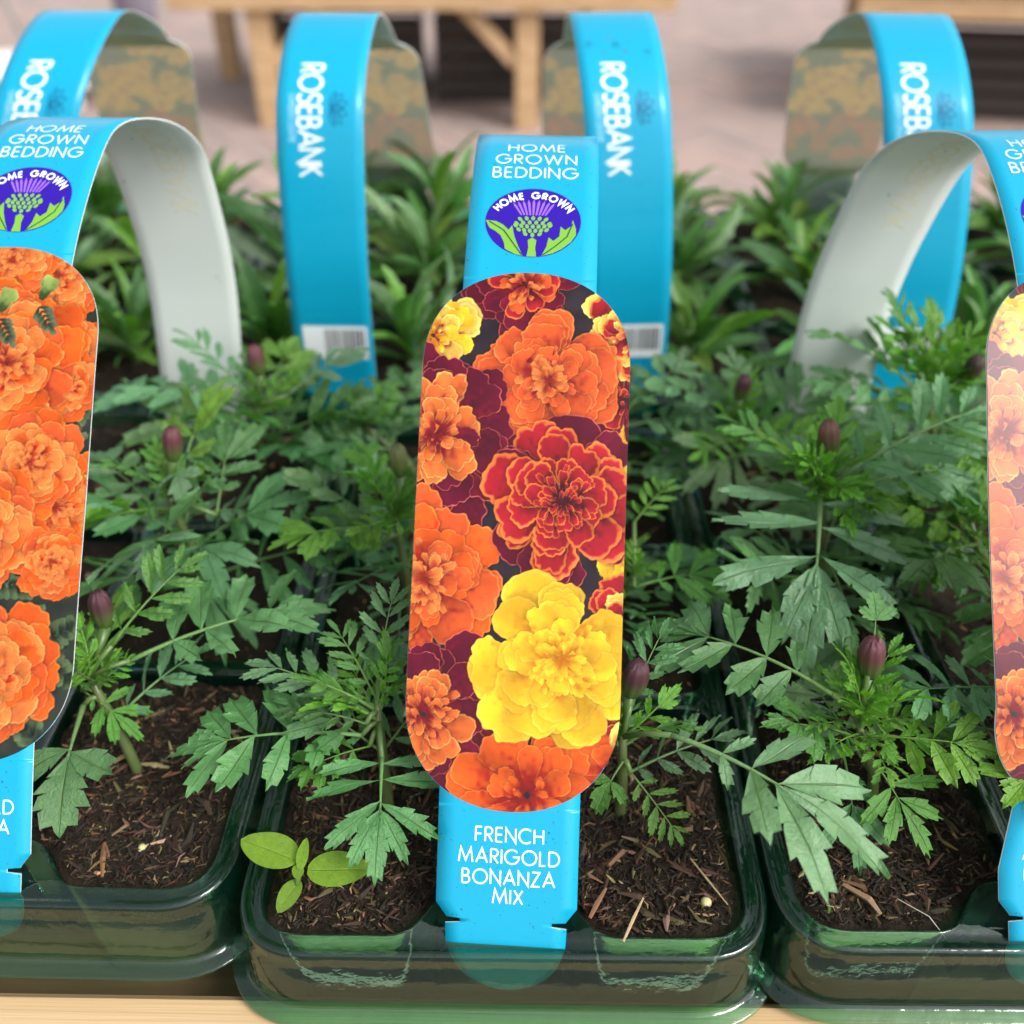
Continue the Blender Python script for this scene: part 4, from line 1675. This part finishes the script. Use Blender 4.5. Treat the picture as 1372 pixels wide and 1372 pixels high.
class Plant:
    def __init__(self, pos, height, seed, label, lean=(0, 0), group=None):
        self.rn = random.Random(seed)
        self.pos = Vector(pos)
        self.pos.z = RIM - 0.005
        self.root = empty('marigold_plant', self.pos)
        tag(self.root, label, 'marigold', group or 'marigold seedlings in the green packs')
        self.h = height
        self.top = Vector((lean[0], lean[1], height + 0.005))
        mid = self.top * 0.5 + Vector((lean[0] * -0.15, lean[1] * -0.15, 0))
        self.path = [Vector((0, 0, -0.004)), self.top * 0.2, mid, self.top * 0.8, self.top]
        v, f = tube(self.path, [0.0017, 0.0016, 0.0015, 0.0013, 0.0009], 8)
        me_ = mesh('stem', v, f)
        float_attr(me_, 'vein', [0.5] * len(v))
        st = link('stem', me_, [M['leaf']], self.root)
        st.color = (0.085, 0.10, 0.040, 1)

    def stem_at(self, u):
        p = self.path
        k_ = min(3, int(u * 4))
        return p[k_].lerp(p[k_ + 1], u * 4 - k_)

    def leaf(self, kind, base, tip, roll=0.0, col=None, var=None):
        me_ = self.rn.choice(LEAF[kind]) if var is None else LEAF[kind][var % 5]
        o_ = link('leaf', me_, parent=self.root)
        orient(o_, base, tip, roll)
        c = col or self.rn.choice(MATURE)
        o_.color = (*[x * self.rn.uniform(1.02, 1.30) for x in c], 1)
        return o_

    def hero(self, kind, b, t, roll=0.0, col=None, var=None):
        """leaf between two pixels of the photograph with given heights above the rims (mm)"""
        B = at(b[0], b[1], b[2] / 1000) - self.pos
        T = at(t[0], t[1], t[2] / 1000) - self.pos
        # the petiole reaches back to the stem
        u = min(0.98, max(0.1, B.z / max(0.01, self.top.z)))
        s = self.stem_at(u)
        if (s - B).length > 0.004:
            v, f = tube([s, s.lerp(B, 0.5) + Vector((0, 0, 0.001)), B], [0.0009, 0.0008, 0.0007], 6)
            me_ = mesh('petiole', v, f)
            float_attr(me_, 'vein', [0.8] * len(v))
            p = link('petiole', me_, [M['leaf']], self.root)
            p.color = (0.08, 0.14, 0.045, 1)
        return self.leaf(kind, B, T, roll, col, var)

    def blocked(self, T):
        """a leaf tip here would stab through the bonanza label"""
        w = T + self.pos
        z = w.z - RIM
        if z < 0 or z > 0.14 or abs(w.x + 0.003) > 0.040:
            return False
        k_ = PS < 0.21
        return w.y < np.interp(z, PA[k_, 1], PA[k_, 0]) + 0.014

    def scatter(self, n, az0=0.0, lmin=0.030, lmax=0.050, umin=0.25, umax=0.8, kinds=('mature', 'broad', 'mature', 'young'), span=2 * math.pi, col=None):
        n = int(n * 1.3)
        for i in range(n):
            a = az0 + span * (i + 0.5) / n + self.rn.gauss(0, 0.25)
            u = umin + (umax - umin) * self.rn.random()
            s = self.stem_at(u)
            L = self.rn.uniform(lmin, lmax) * (1.32 - 0.35 * u)
            el = self.rn.uniform(-0.15, 0.35) + 0.35 * u
            T = s + Vector((math.cos(a) * math.cos(el), math.sin(a) * math.cos(el), math.sin(el))) * L
            if self.blocked(T):
                continue
            self.leaf(self.rn.choice(kinds), s, T, self.rn.gauss(0, 0.35), col or (self.rn.choice(MATURE) if u < 0.7 else self.rn.choice(FRESH)))

    def tuft(self, n=10, size=0.020, col=None):
        for i in range(n):
            a = 2.4 * i + self.rn.gauss(0, 0.2)
            el = self.rn.uniform(0.15, 1.2)
            s = self.stem_at(self.rn.uniform(0.82, 1.0))
            L = size * self.rn.uniform(0.6, 1.25)
            T = s + Vector((math.cos(a) * math.cos(el), math.sin(a) * math.cos(el), math.sin(el))) * L
            if self.blocked(T):
                continue
            self.leaf(self.rn.choice(('tuft', 'young')), s, T, self.rn.gauss(0, 0.5), col or self.rn.choice(FRESH))

    def bud(self, px, py, z, size=0.011, col=(0.075, 0.018, 0.030), tilt=0.1):
        """a bud on its stalk; its middle is at the given pixel and height"""
        c = at(px, py, z / 1000) - self.pos
        b = c - Vector((0, 0, size * 0.5))
        o_ = link('bud', BUD, parent=self.root)
        o_.location = b
        o_.scale = (size * 0.88, size * 0.88, size * 1.15)
        o_.rotation_euler = (self.rn.gauss(0, tilt), self.rn.gauss(0, tilt), self.rn.uniform(0, 6))
        o_.color = (*col, 1)
        v, f = tube([self.top * 0.93, self.top.lerp(b, 0.55), b + Vector((0, 0, size * 0.08))], [0.0010, 0.0010, 0.0019], 8)
        me_ = mesh('bud_stalk', v, f)
        float_attr(me_, 'vein', [0.3] * len(v))
        p = link('bud_stalk', me_, [M['leaf']], self.root)
        p.color = (0.075, 0.15, 0.035, 1)


def lean_to(pk, col, row, px, py, z):
    """stem lean so that the shoot tip stands at a pixel and height (mm)"""
    c = cell_center(pk, col, row)
    q = at(px, py, z / 1000)
    return (q.x - c.x, q.y - c.y), z / 1000


def marigold(pk, col, row, tip, seed, label):
    (lx, ly), h = lean_to(pk, col, row, *tip)
    mx_ = 0.030
    l = math.hypot(lx, ly)
    if l > mx_:
        lx, ly = lx * mx_ / l, ly * mx_ / l
    return Plant(cell_center(pk, col, row), h, seed, label, (lx, ly))


PURPLE, DARKP, GREENB = (0.115, 0.032, 0.042), (0.075, 0.024, 0.034), (0.16, 0.18, 0.06)
# --- pack L (all-orange label)
p = marigold('L', 1, 0, (120, 905, 30), 101, 'bushy marigold seedling with plum bud beside the all-orange label')
p.bud(137, 822, 44, 0.0105, DARKP)
p.tuft(12, 0.020)
p.hero('mature', (175, 885, 33), (437, 800, 33), -0.1, MATURE[1], 0)
p.hero('trefoil', (112, 945, 22), (78, 1118, 12), 0.0, MATURE[0], 1)
p.hero('young', (150, 865, 38), (272, 735, 52), 0.3, FRESH[2], 1)
p.hero('broad', (110, 925, 24), (195, 990, 14), 0.2, FRESH[0], 2)
p.scatter(2, R(-20), 0.026, 0.036, 0.5, 0.85, span=R(150))
p = marigold('L', 1, 1, (222, 655, 40), 102, 'dense marigold seedling with plum bud behind the orange-label plant')
p.bud(228, 600, 56, 0.0105, PURPLE)
p.tuft(7, 0.020, FRESH[2])
p.hero('broad', (290, 690, 34), (320, 555, 50), 0.2, MATURE[2], 0)
p.hero('trefoil', (240, 615, 48), (243, 672, 44), 0.2, MATURE[3], 3)
p.hero('mature', (215, 690, 30), (105, 610, 40), 0.1, MATURE[1], 1)
p.hero('mature', (255, 690, 28), (375, 690, 26), -0.1, MATURE[3], 2)
p.hero('broad', (235, 730, 20), (300, 750, 12), 0.2, MATURE[2], 4)
p.scatter(9, R(10), 0.035, 0.052)
p = marigold('L', 1, 2, (345, 545, 34), 103, 'marigold seedling with a plum bud next to a grey-white label leg')
p.bud(346, 487, 52, 0.0105, PURPLE)
p.tuft(8, 0.020)
p.hero('broad', (385, 530, 38), (500, 470, 45), 0.1, MATURE[3], 0)
p.hero('young', (330, 530, 40), (235, 440, 60), 0.4, MATURE[3], 2)
p.hero('mature', (330, 540, 34), (130, 530, 36), 0.0, MATURE[3], 3)
p.scatter(8, R(30), 0.035, 0.050)
# --- pack C
p = marigold('C', 0, 0, (505, 945, 32), 104, 'feathery marigold seedling without bud growing above the lime weed seedling')
p.tuft(14, 0.022)
p.hero('mature', (485, 985, 26), (228, 1008, 24), 0.05, MATURE[1], 2)
p.hero('fan', (512, 1015, 26), (505, 1185, 18), -0.05, (0.085, 0.22, 0.07), 1)
p.hero('young', (495, 955, 30), (335, 880, 38), 0.1, MATURE[1], 3)
p.hero('young', (508, 905, 36), (528, 775, 58), 0.1, MATURE[1], 4)

p.hero('young', (490, 970, 30), (370, 955, 34), 0.2, MATURE[2], 1)
p.hero('mature', (495, 1000, 24), (385, 1045, 22), 0.2, FRESH[0], 4)
p.hero('young', (500, 930, 34), (440, 830, 46), 0.2, MATURE[2], 2)
p.scatter(3, R(-20), 0.026, 0.036, 0.4, 0.85)
p = marigold('C', 0, 1, (530, 690, 36), 105, 'marigold seedling with a pale green bud, partly behind the bonanza label')
p.bud(536, 622, 52, 0.0100, GREENB)
p.tuft(12, 0.022)
p.hero('young', (515, 700, 34), (425, 715, 32), 0.1, MATURE[3], 0)
p.hero('mature', (520, 680, 36), (470, 590, 50), 0.3, FRESH[1], 1)
p.hero('young', (510, 730, 28), (420, 760, 22), 0.1, FRESH[2], 3)
p.scatter(9, R(0), 0.032, 0.048)
p = marigold('C', 0, 2, (480, 560, 26), 106, 'low marigold seedling at the foot of the barcode label')
p.tuft(8, 0.018)
p.scatter(9, R(20), 0.028, 0.042)
p = marigold('C', 1, 0, (835, 985, 30), 107, 'marigold seedling with dark bud at the bonanza label edge, one huge leaf')
p.bud(846, 912, 45, 0.0110, DARKP)
p.tuft(9, 0.018)
p.hero('broad', (900, 985, 40), (1195, 1172, 30), 0.05, (0.125, 0.240, 0.105), 3)
p.hero('young', (845, 1035, 20), (912, 1135, 8), 0.1, FRESH[0], 3)
p.hero('young', (845, 945, 38), (905, 830, 54), -0.2, MATURE[1], 0)
p.hero('trefoil', (835, 1020, 24), (795, 1090, 18), 0.1, FRESH[0], 2)
p.scatter(3, R(60), 0.024, 0.034, 0.4, 0.85)
p = marigold('C', 1, 1, (850, 770, 24), 108, 'short marigold seedling with rounded leaflets beside the pack divider')
p.hero('broad', (850, 787, 24), (1000, 772, 22), 0.1, FRESH[0], 2)
p.hero('young', (850, 700, 34), (905, 640, 40), 0.1, FRESH[1], 2)
p.tuft(7, 0.016, FRESH[1])
p.scatter(5, R(0), 0.025, 0.036)
p = marigold('C', 1, 2, (800, 560, 28), 109, 'marigold seedling with greyish leaves at the foot of the water-drop label')
p.tuft(6, 0.018)
p.hero('mature', (840, 550, 34), (930, 480, 46), 0.1, MATURE[3], 1)
p.hero('mature', (845, 570, 28), (960, 560, 26), 0.1, MATURE[3], 4)
p.scatter(8, R(10), 0.030, 0.045)
# --- pack R
p = marigold('R', 0, 0, (1150, 965, 30), 110, 'bushy marigold seedling with a plum bud and bright ferny shoot')
p.bud(1170, 886, 46, 0.0115, PURPLE)
p.tuft(17, 0.022, FRESH[1])
p.hero('mature', (1115, 930, 38), (868, 850, 36), 0.0, MATURE[2], 1)
p.hero('broad', (1160, 1005, 24), (1245, 1150, 12), 0.1, FRESH[0], 1)
p.hero('trefoil', (1170, 860, 52), (1172, 790, 62), 0.2, MATURE[1], 4)
p.hero('young', (1175, 960, 30), (1280, 985, 24), 0.0, FRESH[1], 2)
p.hero('broad', (1130, 1010, 20), (1150, 1170, 8), 0.1, MATURE[2], 3)
p.scatter(3, R(30), 0.024, 0.034, 0.4, 0.85)
p = marigold('R', 0, 1, (1105, 655, 50), 111, 'tall marigold seedling with reddish bud and one broad drooping leaf')
p.bud(1116, 592, 64, 0.0110, (0.13, 0.055, 0.04), 0.3)
p.tuft(20, 0.026, FRESH[1])
p.hero('fan', (1098, 668, 52), (1078, 905, 30), 0.0, (0.095, 0.210, 0.100), 0)
p.hero('young', (1125, 640, 54), (1340, 540, 66), 0.2, MATURE[3], 1)
p.hero('mature', (1130, 660, 48), (1310, 640, 46), 0.0, MATURE[3], 3)
p.hero('young', (1085, 640, 52), (960, 555, 62), 0.2, FRESH[2], 2)
p.scatter(8, R(15), 0.035, 0.050)
p = marigold('R', 0, 2, (985, 570, 30), 112, 'marigold seedling with a plum bud under a star-shaped pale leaf')
p.bud(992, 521, 46, 0.0095, DARKP)
p.tuft(7, 0.020)
p.hero('broad', (990, 530, 42), (975, 460, 56), 0.1, (0.110, 0.230, 0.110), 2)
p.hero('mature', (970, 550, 34), (855, 505, 44), 0.1, MATURE[3], 0)
p.hero('mature', (975, 560, 30), (890, 560, 30), 0.1, MATURE[1], 2)
p.scatter(8, R(40), 0.030, 0.048)
p = marigold('R', 1, 0, (1370, 960, 32), 113, 'marigold seedling tucked behind the right mixed label with one leaf out')
p.root['label'] = 'marigold seedling mostly behind the mixed-flower label, one grey-green leaf reaching out'
p.hero('mature', (1360, 922, 36), (1195, 935, 34), 0.0, MATURE[1], 0)
p.tuft(8, 0.02)
p.scatter(5, R(60), 0.028, 0.040)
p = marigold('R', 1, 1, (1300, 700, 40), 114, 'slender marigold seedling with narrow bright leaves beside the tall one')
p.tuft(12, 0.024, FRESH[0])
p.hero('mature', (1290, 680, 44), (1215, 640, 46), 0.1, MATURE[3], 0)
p.hero('young', (1300, 700, 36), (1225, 790, 20), 0.1, FRESH[1], 0)
p.scatter(10, R(5), 0.035, 0.050)
p = marigold('R', 1, 2, (1245, 520, 48), 115, 'upright bright green marigold seedling in front of the twisted blue label')
p.bud(1300, 495, 58, 0.0110, (0.05, 0.03, 0.025), 0.4)
p.tuft(16, 0.028, FRESH[1])
p.hero('young', (1230, 500, 54), (1185, 385, 76), 0.3, FRESH[2], 1)
p.hero('young', (1225, 520, 50), (1085, 440, 62), 0.3, MATURE[3], 3)
p.hero('mature', (1215, 530, 46), (1070, 515, 48), 0.1, MATURE[3], 4)
p.hero('young', (1260, 530, 50), (1345, 470, 62), 0.1, FRESH[1], 2)
p.scatter(9, R(0), 0.035, 0.052)


# ------------------------------------------------------------------ strap-leaved plants in the back packs
def strap_leaf(seed):
    rn = random.Random(seed)
    V, F, A = [], [], []
    n = 18
    fr = [-1, -0.6, -0.08, 0, 0.08, 0.6, 1]
    lob = rn.random() < 0.5
    arch = rn.uniform(0.35, 0.75)
    twist = rn.uniform(-0.5, 0.5)
    for i in range(n + 1):
        s = i / n
        w = 0.105 * (0.16 + 0.84 * math.sin(math.pi * min(1, 0.04 + 0.96 * s ** 1.35)) ** 0.8) if s < 0.999 else 0.004
        if lob and 0.35 < s < 0.8:
            w *= 1 + 0.22 * math.sin(s * 40)
        for f_ in fr:
            y = f_ * w
            z = abs(y) * 0.35
            c_, s_ = math.cos(twist * s), math.sin(twist * s)
            y, z = y * c_ - z * s_, y * s_ + z * c_
            z += arch * s * (1 - s) * 0.9
            V.append(Vector((s, y, z)))
            A.append(0.8 if f_ == 0 else 0)
    m_ = len(fr)
    for i in range(n):
        for j in range(m_ - 1):
            F.append((i * m_ + j, (i + 1) * m_ + j, (i + 1) * m_ + j + 1, i * m_ + j + 1))
    me_ = mesh('leaf', V, F)
    float_attr(me_, 'vein', A)
    me_.materials.append(M['strap'])
    return me_


STRAP = [strap_leaf(s_) for s_ in range(8)]
STC = [(0.085, 0.215, 0.050), (0.105, 0.245, 0.055), (0.060, 0.165, 0.045), (0.150, 0.300, 0.045), (0.150, 0.270, 0.130)]


def strap_plant(pos, h, seed, label):
    rn = random.Random(seed)
    pos = Vector((pos.x, pos.y, RIM - 0.005))
    root = empty('strap_leaved_plant', pos)
    tag(root, label, 'bedding plant', 'strap-leaved seedlings in the green packs')
    n = rn.randint(26, 36)
    for i in range(n):
        a = 2.4 * i + rn.gauss(0, 0.2)
        u = i / n
        L = h * rn.uniform(0.55, 1.35) * (1.05 - 0.25 * u)
        el = 0.25 + 0.95 * u + rn.gauss(0, 0.15)
        b = Vector((math.cos(a), math.sin(a), 0)) * 0.003 + Vector((0, 0, 0.003 + 0.012 * u))
        t = b + Vector((math.cos(a) * math.cos(el), math.sin(a) * math.cos(el), math.sin(el))) * L
        o_ = link('leaf', rn.choice(STRAP), parent=root)
        orient(o_, b, t, rn.gauss(0, 0.6))
        o_.matrix_basis = o_.matrix_basis @ Matrix.Diagonal((1, rn.uniform(0.55, 1.15), 1, 1))
        o_.color = (*[c * rn.uniform(0.85, 1.15) for c in rn.choice(STC)], 1)
    v, f = tube([(0, 0, -0.003), (0, 0, 0.008), (0.001, 0, 0.016)], [0.003, 0.0028, 0.0015], 8)
    me_ = mesh('crown', v, f)
    float_attr(me_, 'vein', [0.4] * len(v))
    c = link('crown', me_, [M['strap']], root)
    c.color = (0.07, 0.12, 0.04, 1)


WHERE = ['under the leaning arch', 'under the barcode arch', 'under the water-drop arch', 'under the twisted arch', 'in the pack without label']
SIDE = [('at its outer edge', 'facing the barcode arch'), ('facing the leaning arch', 'facing the water-drop arch'), ('facing the barcode arch', 'facing the twisted arch'), ('facing the water-drop arch', 'facing the label-less pack'), ('facing the twisted arch', 'at its outer edge')]
ROWN = ['next to the marigolds', 'in the middle cells', 'next to the paving']
for bi in range(5):
    for row in range(3):
        for col in range(2):
            h = (0.044, 0.050, 0.050)[row] * (0.95, 1.05, 0.86, 0.84, 0.95)[bi]
            c = cell_center('B%d' % bi, col, row)
            if abs(c.x) > 0.31:
                continue
            strap_plant(c, h, 500 + bi * 10 + row * 2 + col, 'strap-leaved seedling %s, %s, %s' % (WHERE[bi], SIDE[bi][col], ROWN[row]))

# ------------------------------------------------------------------ weed seedling, granules, twigs, drops
wp = at(372, 1185, -0.003)
weed = empty('weed_seedling', wp)
tag(weed, 'tiny lime green weed seedling with two round seed leaves in compost', 'weed')


def round_leaf(L, W, seed):
    V, F, A = [], [], []
    fr = [-1, -0.6, -0.06, 0, 0.06, 0.6, 1]
    n = 14
    for i in range(n + 1):
        s = i / n
        w = W / 2 * (max(0, math.sin(math.pi * min(1, 0.03 + 0.97 * s ** 0.85))) ** 0.62) if i < n else 0.0002
        for f_ in fr:
            V.append(Vector((s * L, f_ * w, abs(f_) * w * 0.10 - 0.10 * L * s * s + 0.03 * L * math.sin(3 * s + seed))))
            A.append(0.35 if f_ == 0 else 0)
    for i in range(n):
        for j in range(6):
            F.append((i * 7 + j, (i + 1) * 7 + j, (i + 1) * 7 + j + 1, i * 7 + j + 1))
    me_ = mesh('seed_leaf', V, F)
    float_attr(me_, 'vein', A)
    me_.materials.append(M['leaf'])
    return me_


LIME = (0.20, 0.36, 0.022)
hub = at(402, 1160, 0.012)
for (b, t, z0, z1, W) in (((398, 1155), (322, 1118), 12, 14, 0.0098), ((412, 1165), (496, 1160), 12, 13, 0.0100), ((402, 1180), (370, 1222), 6, 3, 0.0056), ((402, 1165), (410, 1122), 13, 17, 0.0030), ((402, 1158), (396, 1178), 13, 11, 0.0032)):
    B, T = at(b[0], b[1], z0 / 1000), at(t[0], t[1], z1 / 1000)
    me_ = round_leaf(1.0, W / (T - B).length, b[0])
    o = link('seed_leaf', me_, parent=weed)
    orient(o, B - wp, T - wp, 0.0)
    o.color = (*LIME, 1)
v, f = tube([Vector((0.0015, 0.001, -0.002)), (at(398, 1190, 0.004) - wp), hub - wp], [0.0007, 0.0007, 0.0008], 8)
me_ = mesh('stem', v, f)
float_attr(me_, 'vein', [0.2] * len(v))
o = link('stem', me_, [M['leaf']], weed)
o.color = (0.16, 0.28, 0.05, 1)


def granule(px, py, r_, label):
    bm_ = bmesh.new()
    bmesh.ops.create_icosphere(bm_, subdivisions=3, radius=r_)
    rn = random.Random(px)
    for v_ in bm_.verts:
        v_.co *= 1 + 0.03 * math.sin(v_.co.x * 4000 + px) + 0.02 * math.sin(v_.co.y * 5200)
        v_.co.z *= 0.92
    for f_ in bm_.faces:
        f_.smooth = True
    me2 = bpy.data.meshes.new('fertiliser_granule')
    bm_.to_mesh(me2)
    bm_.free()
    o_ = link('fertiliser_granule', me2, [M['granule']], loc=at(px, py, -0.0023))
    tag(o_, label, 'granule', 'fertiliser granules on the compost')


granule(191, 1138, 0.0016, 'round pale yellow fertiliser granule on compost below the orange-label leaf')
granule(236, 1103, 0.0009, 'tiny whitish fertiliser granule on compost near the pack corner bark')
granule(946, 1209, 0.0014, 'pale fertiliser granule beside a straw on the bonanza pack compost')


def twig(name, pts, r_, col, label):
    P = [at(a, b, c / 1000) for a, b, c in pts]
    v, f = tube([q - P[0] for q in P], [r_ * 0.7] + [r_] * (len(P) - 2) + [r_ * 0.5], 5)
    me2 = mesh(name, v, f, False)
    color_attr(me2, 'col', np.array([col] * len(v)))
    o_ = link(name, me2, [M['fibre']], loc=P[0])
    tag(o_, label, 'twig', 'loose bits of bark on the compost')


twig('straw', [(835, 1262, 0), (848, 1232, 0.5), (862, 1203, 1)], 0.00045, (0.48, 0.34, 0.20), 'pale straw lying diagonally on compost beside the bonanza label tail')
twig('bark_sliver', [(790, 1230, -1), (800, 1210, 0), (812, 1190, 0.5)], 0.0007, (0.22, 0.11, 0.06), 'red-brown bark sliver close to the bonanza label tail')
twig('straw', [(925, 1150, -1), (945, 1175, 0), (975, 1212, -0.5)], 0.0003, (0.40, 0.30, 0.18), 'thin tan straw pointing at the pale granule')
twig('bark_sliver', [(140, 1130, -1), (138, 1150, 0), (137, 1175, -1)], 0.0008, (0.20, 0.10, 0.045), 'curved brown bark sliver near the round yellow granule')
twig('bark_sliver', [(1130, 1185, -1), (1165, 1205, 0.5), (1180, 1225, 0)], 0.0009, (0.30, 0.19, 0.11), 'tan bark sliver under the bushy plum-bud seedling')
twig('straw', [(1195, 1200, 0), (1245, 1228, 1.5), (1268, 1258, 0)], 0.00014, (0.50, 0.46, 0.38), 'fine pale hair-like straw arching over compost')
twig('bark_sliver', [(835, 1140, 0), (815, 1160, 0.5)], 0.0012, (0.17, 0.09, 0.05), 'thick bark chip leaning beside the bonanza label')

# ------------------------------------------------------------------ far background: timber benches and other things on the paving
def gp(px, py, z=0.0):
    return at(px, py, z - RIM)


def low_bench(name, label, x0, x1, y0, y1, ztop, rz=0.0, brace=True):
    c = Vector(((x0 + x1) / 2, (y0 + y1) / 2, 0))
    b_ = empty(name, c, rz)
    tag(b_, label, 'timber table', 'timber display tables on the paving')
    W, D = x1 - x0, y1 - y0

    def pb(nm, x, y, z, sx, sy, sz, rot=(0, 0, 0)):
        me_ = box_mesh(nm, sx, sy, sz, 0.004, 1)
        o_ = link(nm, me_, [M['timber']], b_, (x, y, z))
        o_.rotation_euler = rot
    n = 5
    for i in range(n):
        pb('top_board', 0, -D / 2 + D * (i + 0.5) / n, ztop - 0.014, W, D / n - 0.008, 0.028)
    pb('apron', 0, -D / 2 + 0.04, ztop - 0.069, W - 0.03, 0.035, 0.08)
    pb('apron', 0, D / 2 - 0.04, ztop - 0.069, W - 0.03, 0.035, 0.08)
    lx = W / 2 - 0.13
    for sx in (-0.775, 0.49) if brace else (-1, 1):
        for sy in (-1, 1):
            pb('leg', sx * lx - (0.28 if brace and sy > 0 else 0), sy * (D / 2 - 0.095), (ztop - 0.03) / 2, 0.075, 0.07, ztop - 0.032)
        pb('rail', sx * lx, 0, 0.14, 0.045, D - 0.27, 0.06)
        if brace:
            pb('brace', sx * lx + (-0.125 if sx > 0 else 0.125), -D / 2 + 0.095, ztop - 0.185, 0.045, 0.04, 0.26, (0, R(45) if sx < 0 else R(-45), 0))
    return b_


tb = gp(700, 172)
low_bench('timber_table', 'pale timber table on posts with diagonal brace, dark beneath, on the paving', -1.13, 0.47, 3.36, 4.15, 0.478)
low_bench('timber_table', 'timber table with heavy apron beyond the twisted blue label', 1.06, 2.8, 3.30, 4.2, 0.452, R(-8), False)


def crate(name, label, x, y, w, d, h, m, rz=0.0, z=0.0):  # made-up dark filler, put under the tables to deepen their shade
    e = empty(name, (x, y, z), rz)
    tag(e, label, 'crate', 'dark crates added to deepen the shade under the tables')
    t = 0.012
    for nm, cx, cy, cz, sx, sy, sz in (('base', 0, 0, t / 2, w, d, t),):
        link(nm, box_mesh(nm, sx, sy, sz, 0.003, 1), [m], e, (cx, cy, cz))
    for k_ in range(4):
        zz = t + 0.006 + (k_ + 0.5) * (h - t - 0.006) / 4
        hh = (h - t) / 4 - 0.012
        for sx, sy, cx, cy in ((w - 2 * t - 0.004, t, 0, -d / 2 + t / 2), (w - 2 * t - 0.004, t, 0, d / 2 - t / 2), (t, d - 2 * t - 0.004, -w / 2 + t / 2, 0), (t, d - 2 * t - 0.004, w / 2 - t / 2, 0)):
            link('slat', box_mesh('slat', sx, sy, hh, 0.003, 1), [m], e, (cx, cy, zz))
    for sx in (-1, 1):
        for sy in (-1, 1):
            link('corner_post', box_mesh('corner_post', t * 1.6, t * 1.6, h, 0.003, 1), [m], e, (sx * (w / 2 - t * .8), sy * (d / 2 - t * .8), h / 2 + 0.001))


crate('shade_crate', 'added dark slatted crate deepening the shade under the braced timber table beside its post', -0.05, 3.95, 0.55, 0.40, 0.28, M['dark'])
crate('shade_crate', 'added dark slatted crate deepening the shade under the braced timber table, away from its post', -0.66, 3.98, 0.55, 0.40, 0.26, M['dark'], R(4))
crate('shade_crate', 'added dark slatted crate deepening the shade beneath the heavy-apron timber table', 1.75, 3.75, 0.7, 0.42, 0.27, M['dark'], R(-8))

# white slatted stool on the paving (two curved slats show through the arch)
q = gp(72, 128)
st = empty('white_tray', (q.x - 0.09, q.y, 0))
tag(st, 'low white plastic slatted tray on paving, seen through the leaning blue arch', 'tray')
for i in range(4):
    yy = -0.15 + i * 0.1
    P_ = [Vector((0.34 * u, yy, 0.10 - 0.03 * u ** 4 - 0.02 * u * u)) for u in np.linspace(-1, 1, 13)]
    v, f = tube(P_, [0.010] + [0.035] * 11 + [0.010], 10)
    v = [Vector((a.x, a.y, 0.10 + (a.z - 0.10) * 0.55)) for a in v]
    link('seat_slat', mesh('seat_slat', v, f), [M['whiteplastic']], st)
for sx in (-1, 1):
    link('side_frame', box_mesh('side_frame', 0.03, 0.40, 0.03, 0.006), [M['whiteplastic']], st, (sx * 0.24, 0, 0.058))
    for sy in (-1, 1):
        link('leg', box_mesh('leg', 0.034, 0.034, 0.041, 0.006), [M['whiteplastic']], st, (sx * 0.24, sy * 0.16, 0.0208))

# grey sack and a thin metal stand behind it
q = gp(190, 45)
bm = bmesh.new()
bmesh.ops.create_uvsphere(bm, u_segments=24, v_segments=14, radius=1)
for v_ in bm.verts:
    s_ = v_.co.copy()
    v_.co = Vector((0.11 * s_.x * (1 + 0.12 * math.sin(5 * s_.z + 2 * s_.y)), 0.10 * s_.y * (1 + 0.1 * math.sin(4 * s_.z)), 0.24 * s_.z * (1 if s_.z > 0 else 0.9) + 0.215))
for f_ in bm.faces:
    f_.smooth = True
me = bpy.data.meshes.new('sack')
bm.to_mesh(me)
bm.free()
o = link('sack', me, [M['greybag']], loc=(q.x, q.y, 0))
tag(o, 'grey-violet fabric sack standing on paving beyond the leaning blue arch', 'sack')
q = gp(8, 118)
ms = empty('metal_stand', (q.x, q.y, 0))
tag(ms, 'thin grey metal stand on the paving beside the white tray', 'stand')
for k_ in range(3):
    a = k_ * 2.1
    v, f = tube([Vector((0.16 * math.cos(a), 0.16 * math.sin(a), 0.003)), Vector((0.02 * math.cos(a), 0.02 * math.sin(a), 0.55)), Vector((0.01 * math.cos(a), 0.01 * math.sin(a), 0.75))], 0.009, 8)
    link('leg', mesh('leg', v, f), [M['metal']], ms)
link('top_plate', box_mesh('top_plate', 0.14, 0.14, 0.01, 0.003), [M['metal']], ms, (0, 0, 0.757))
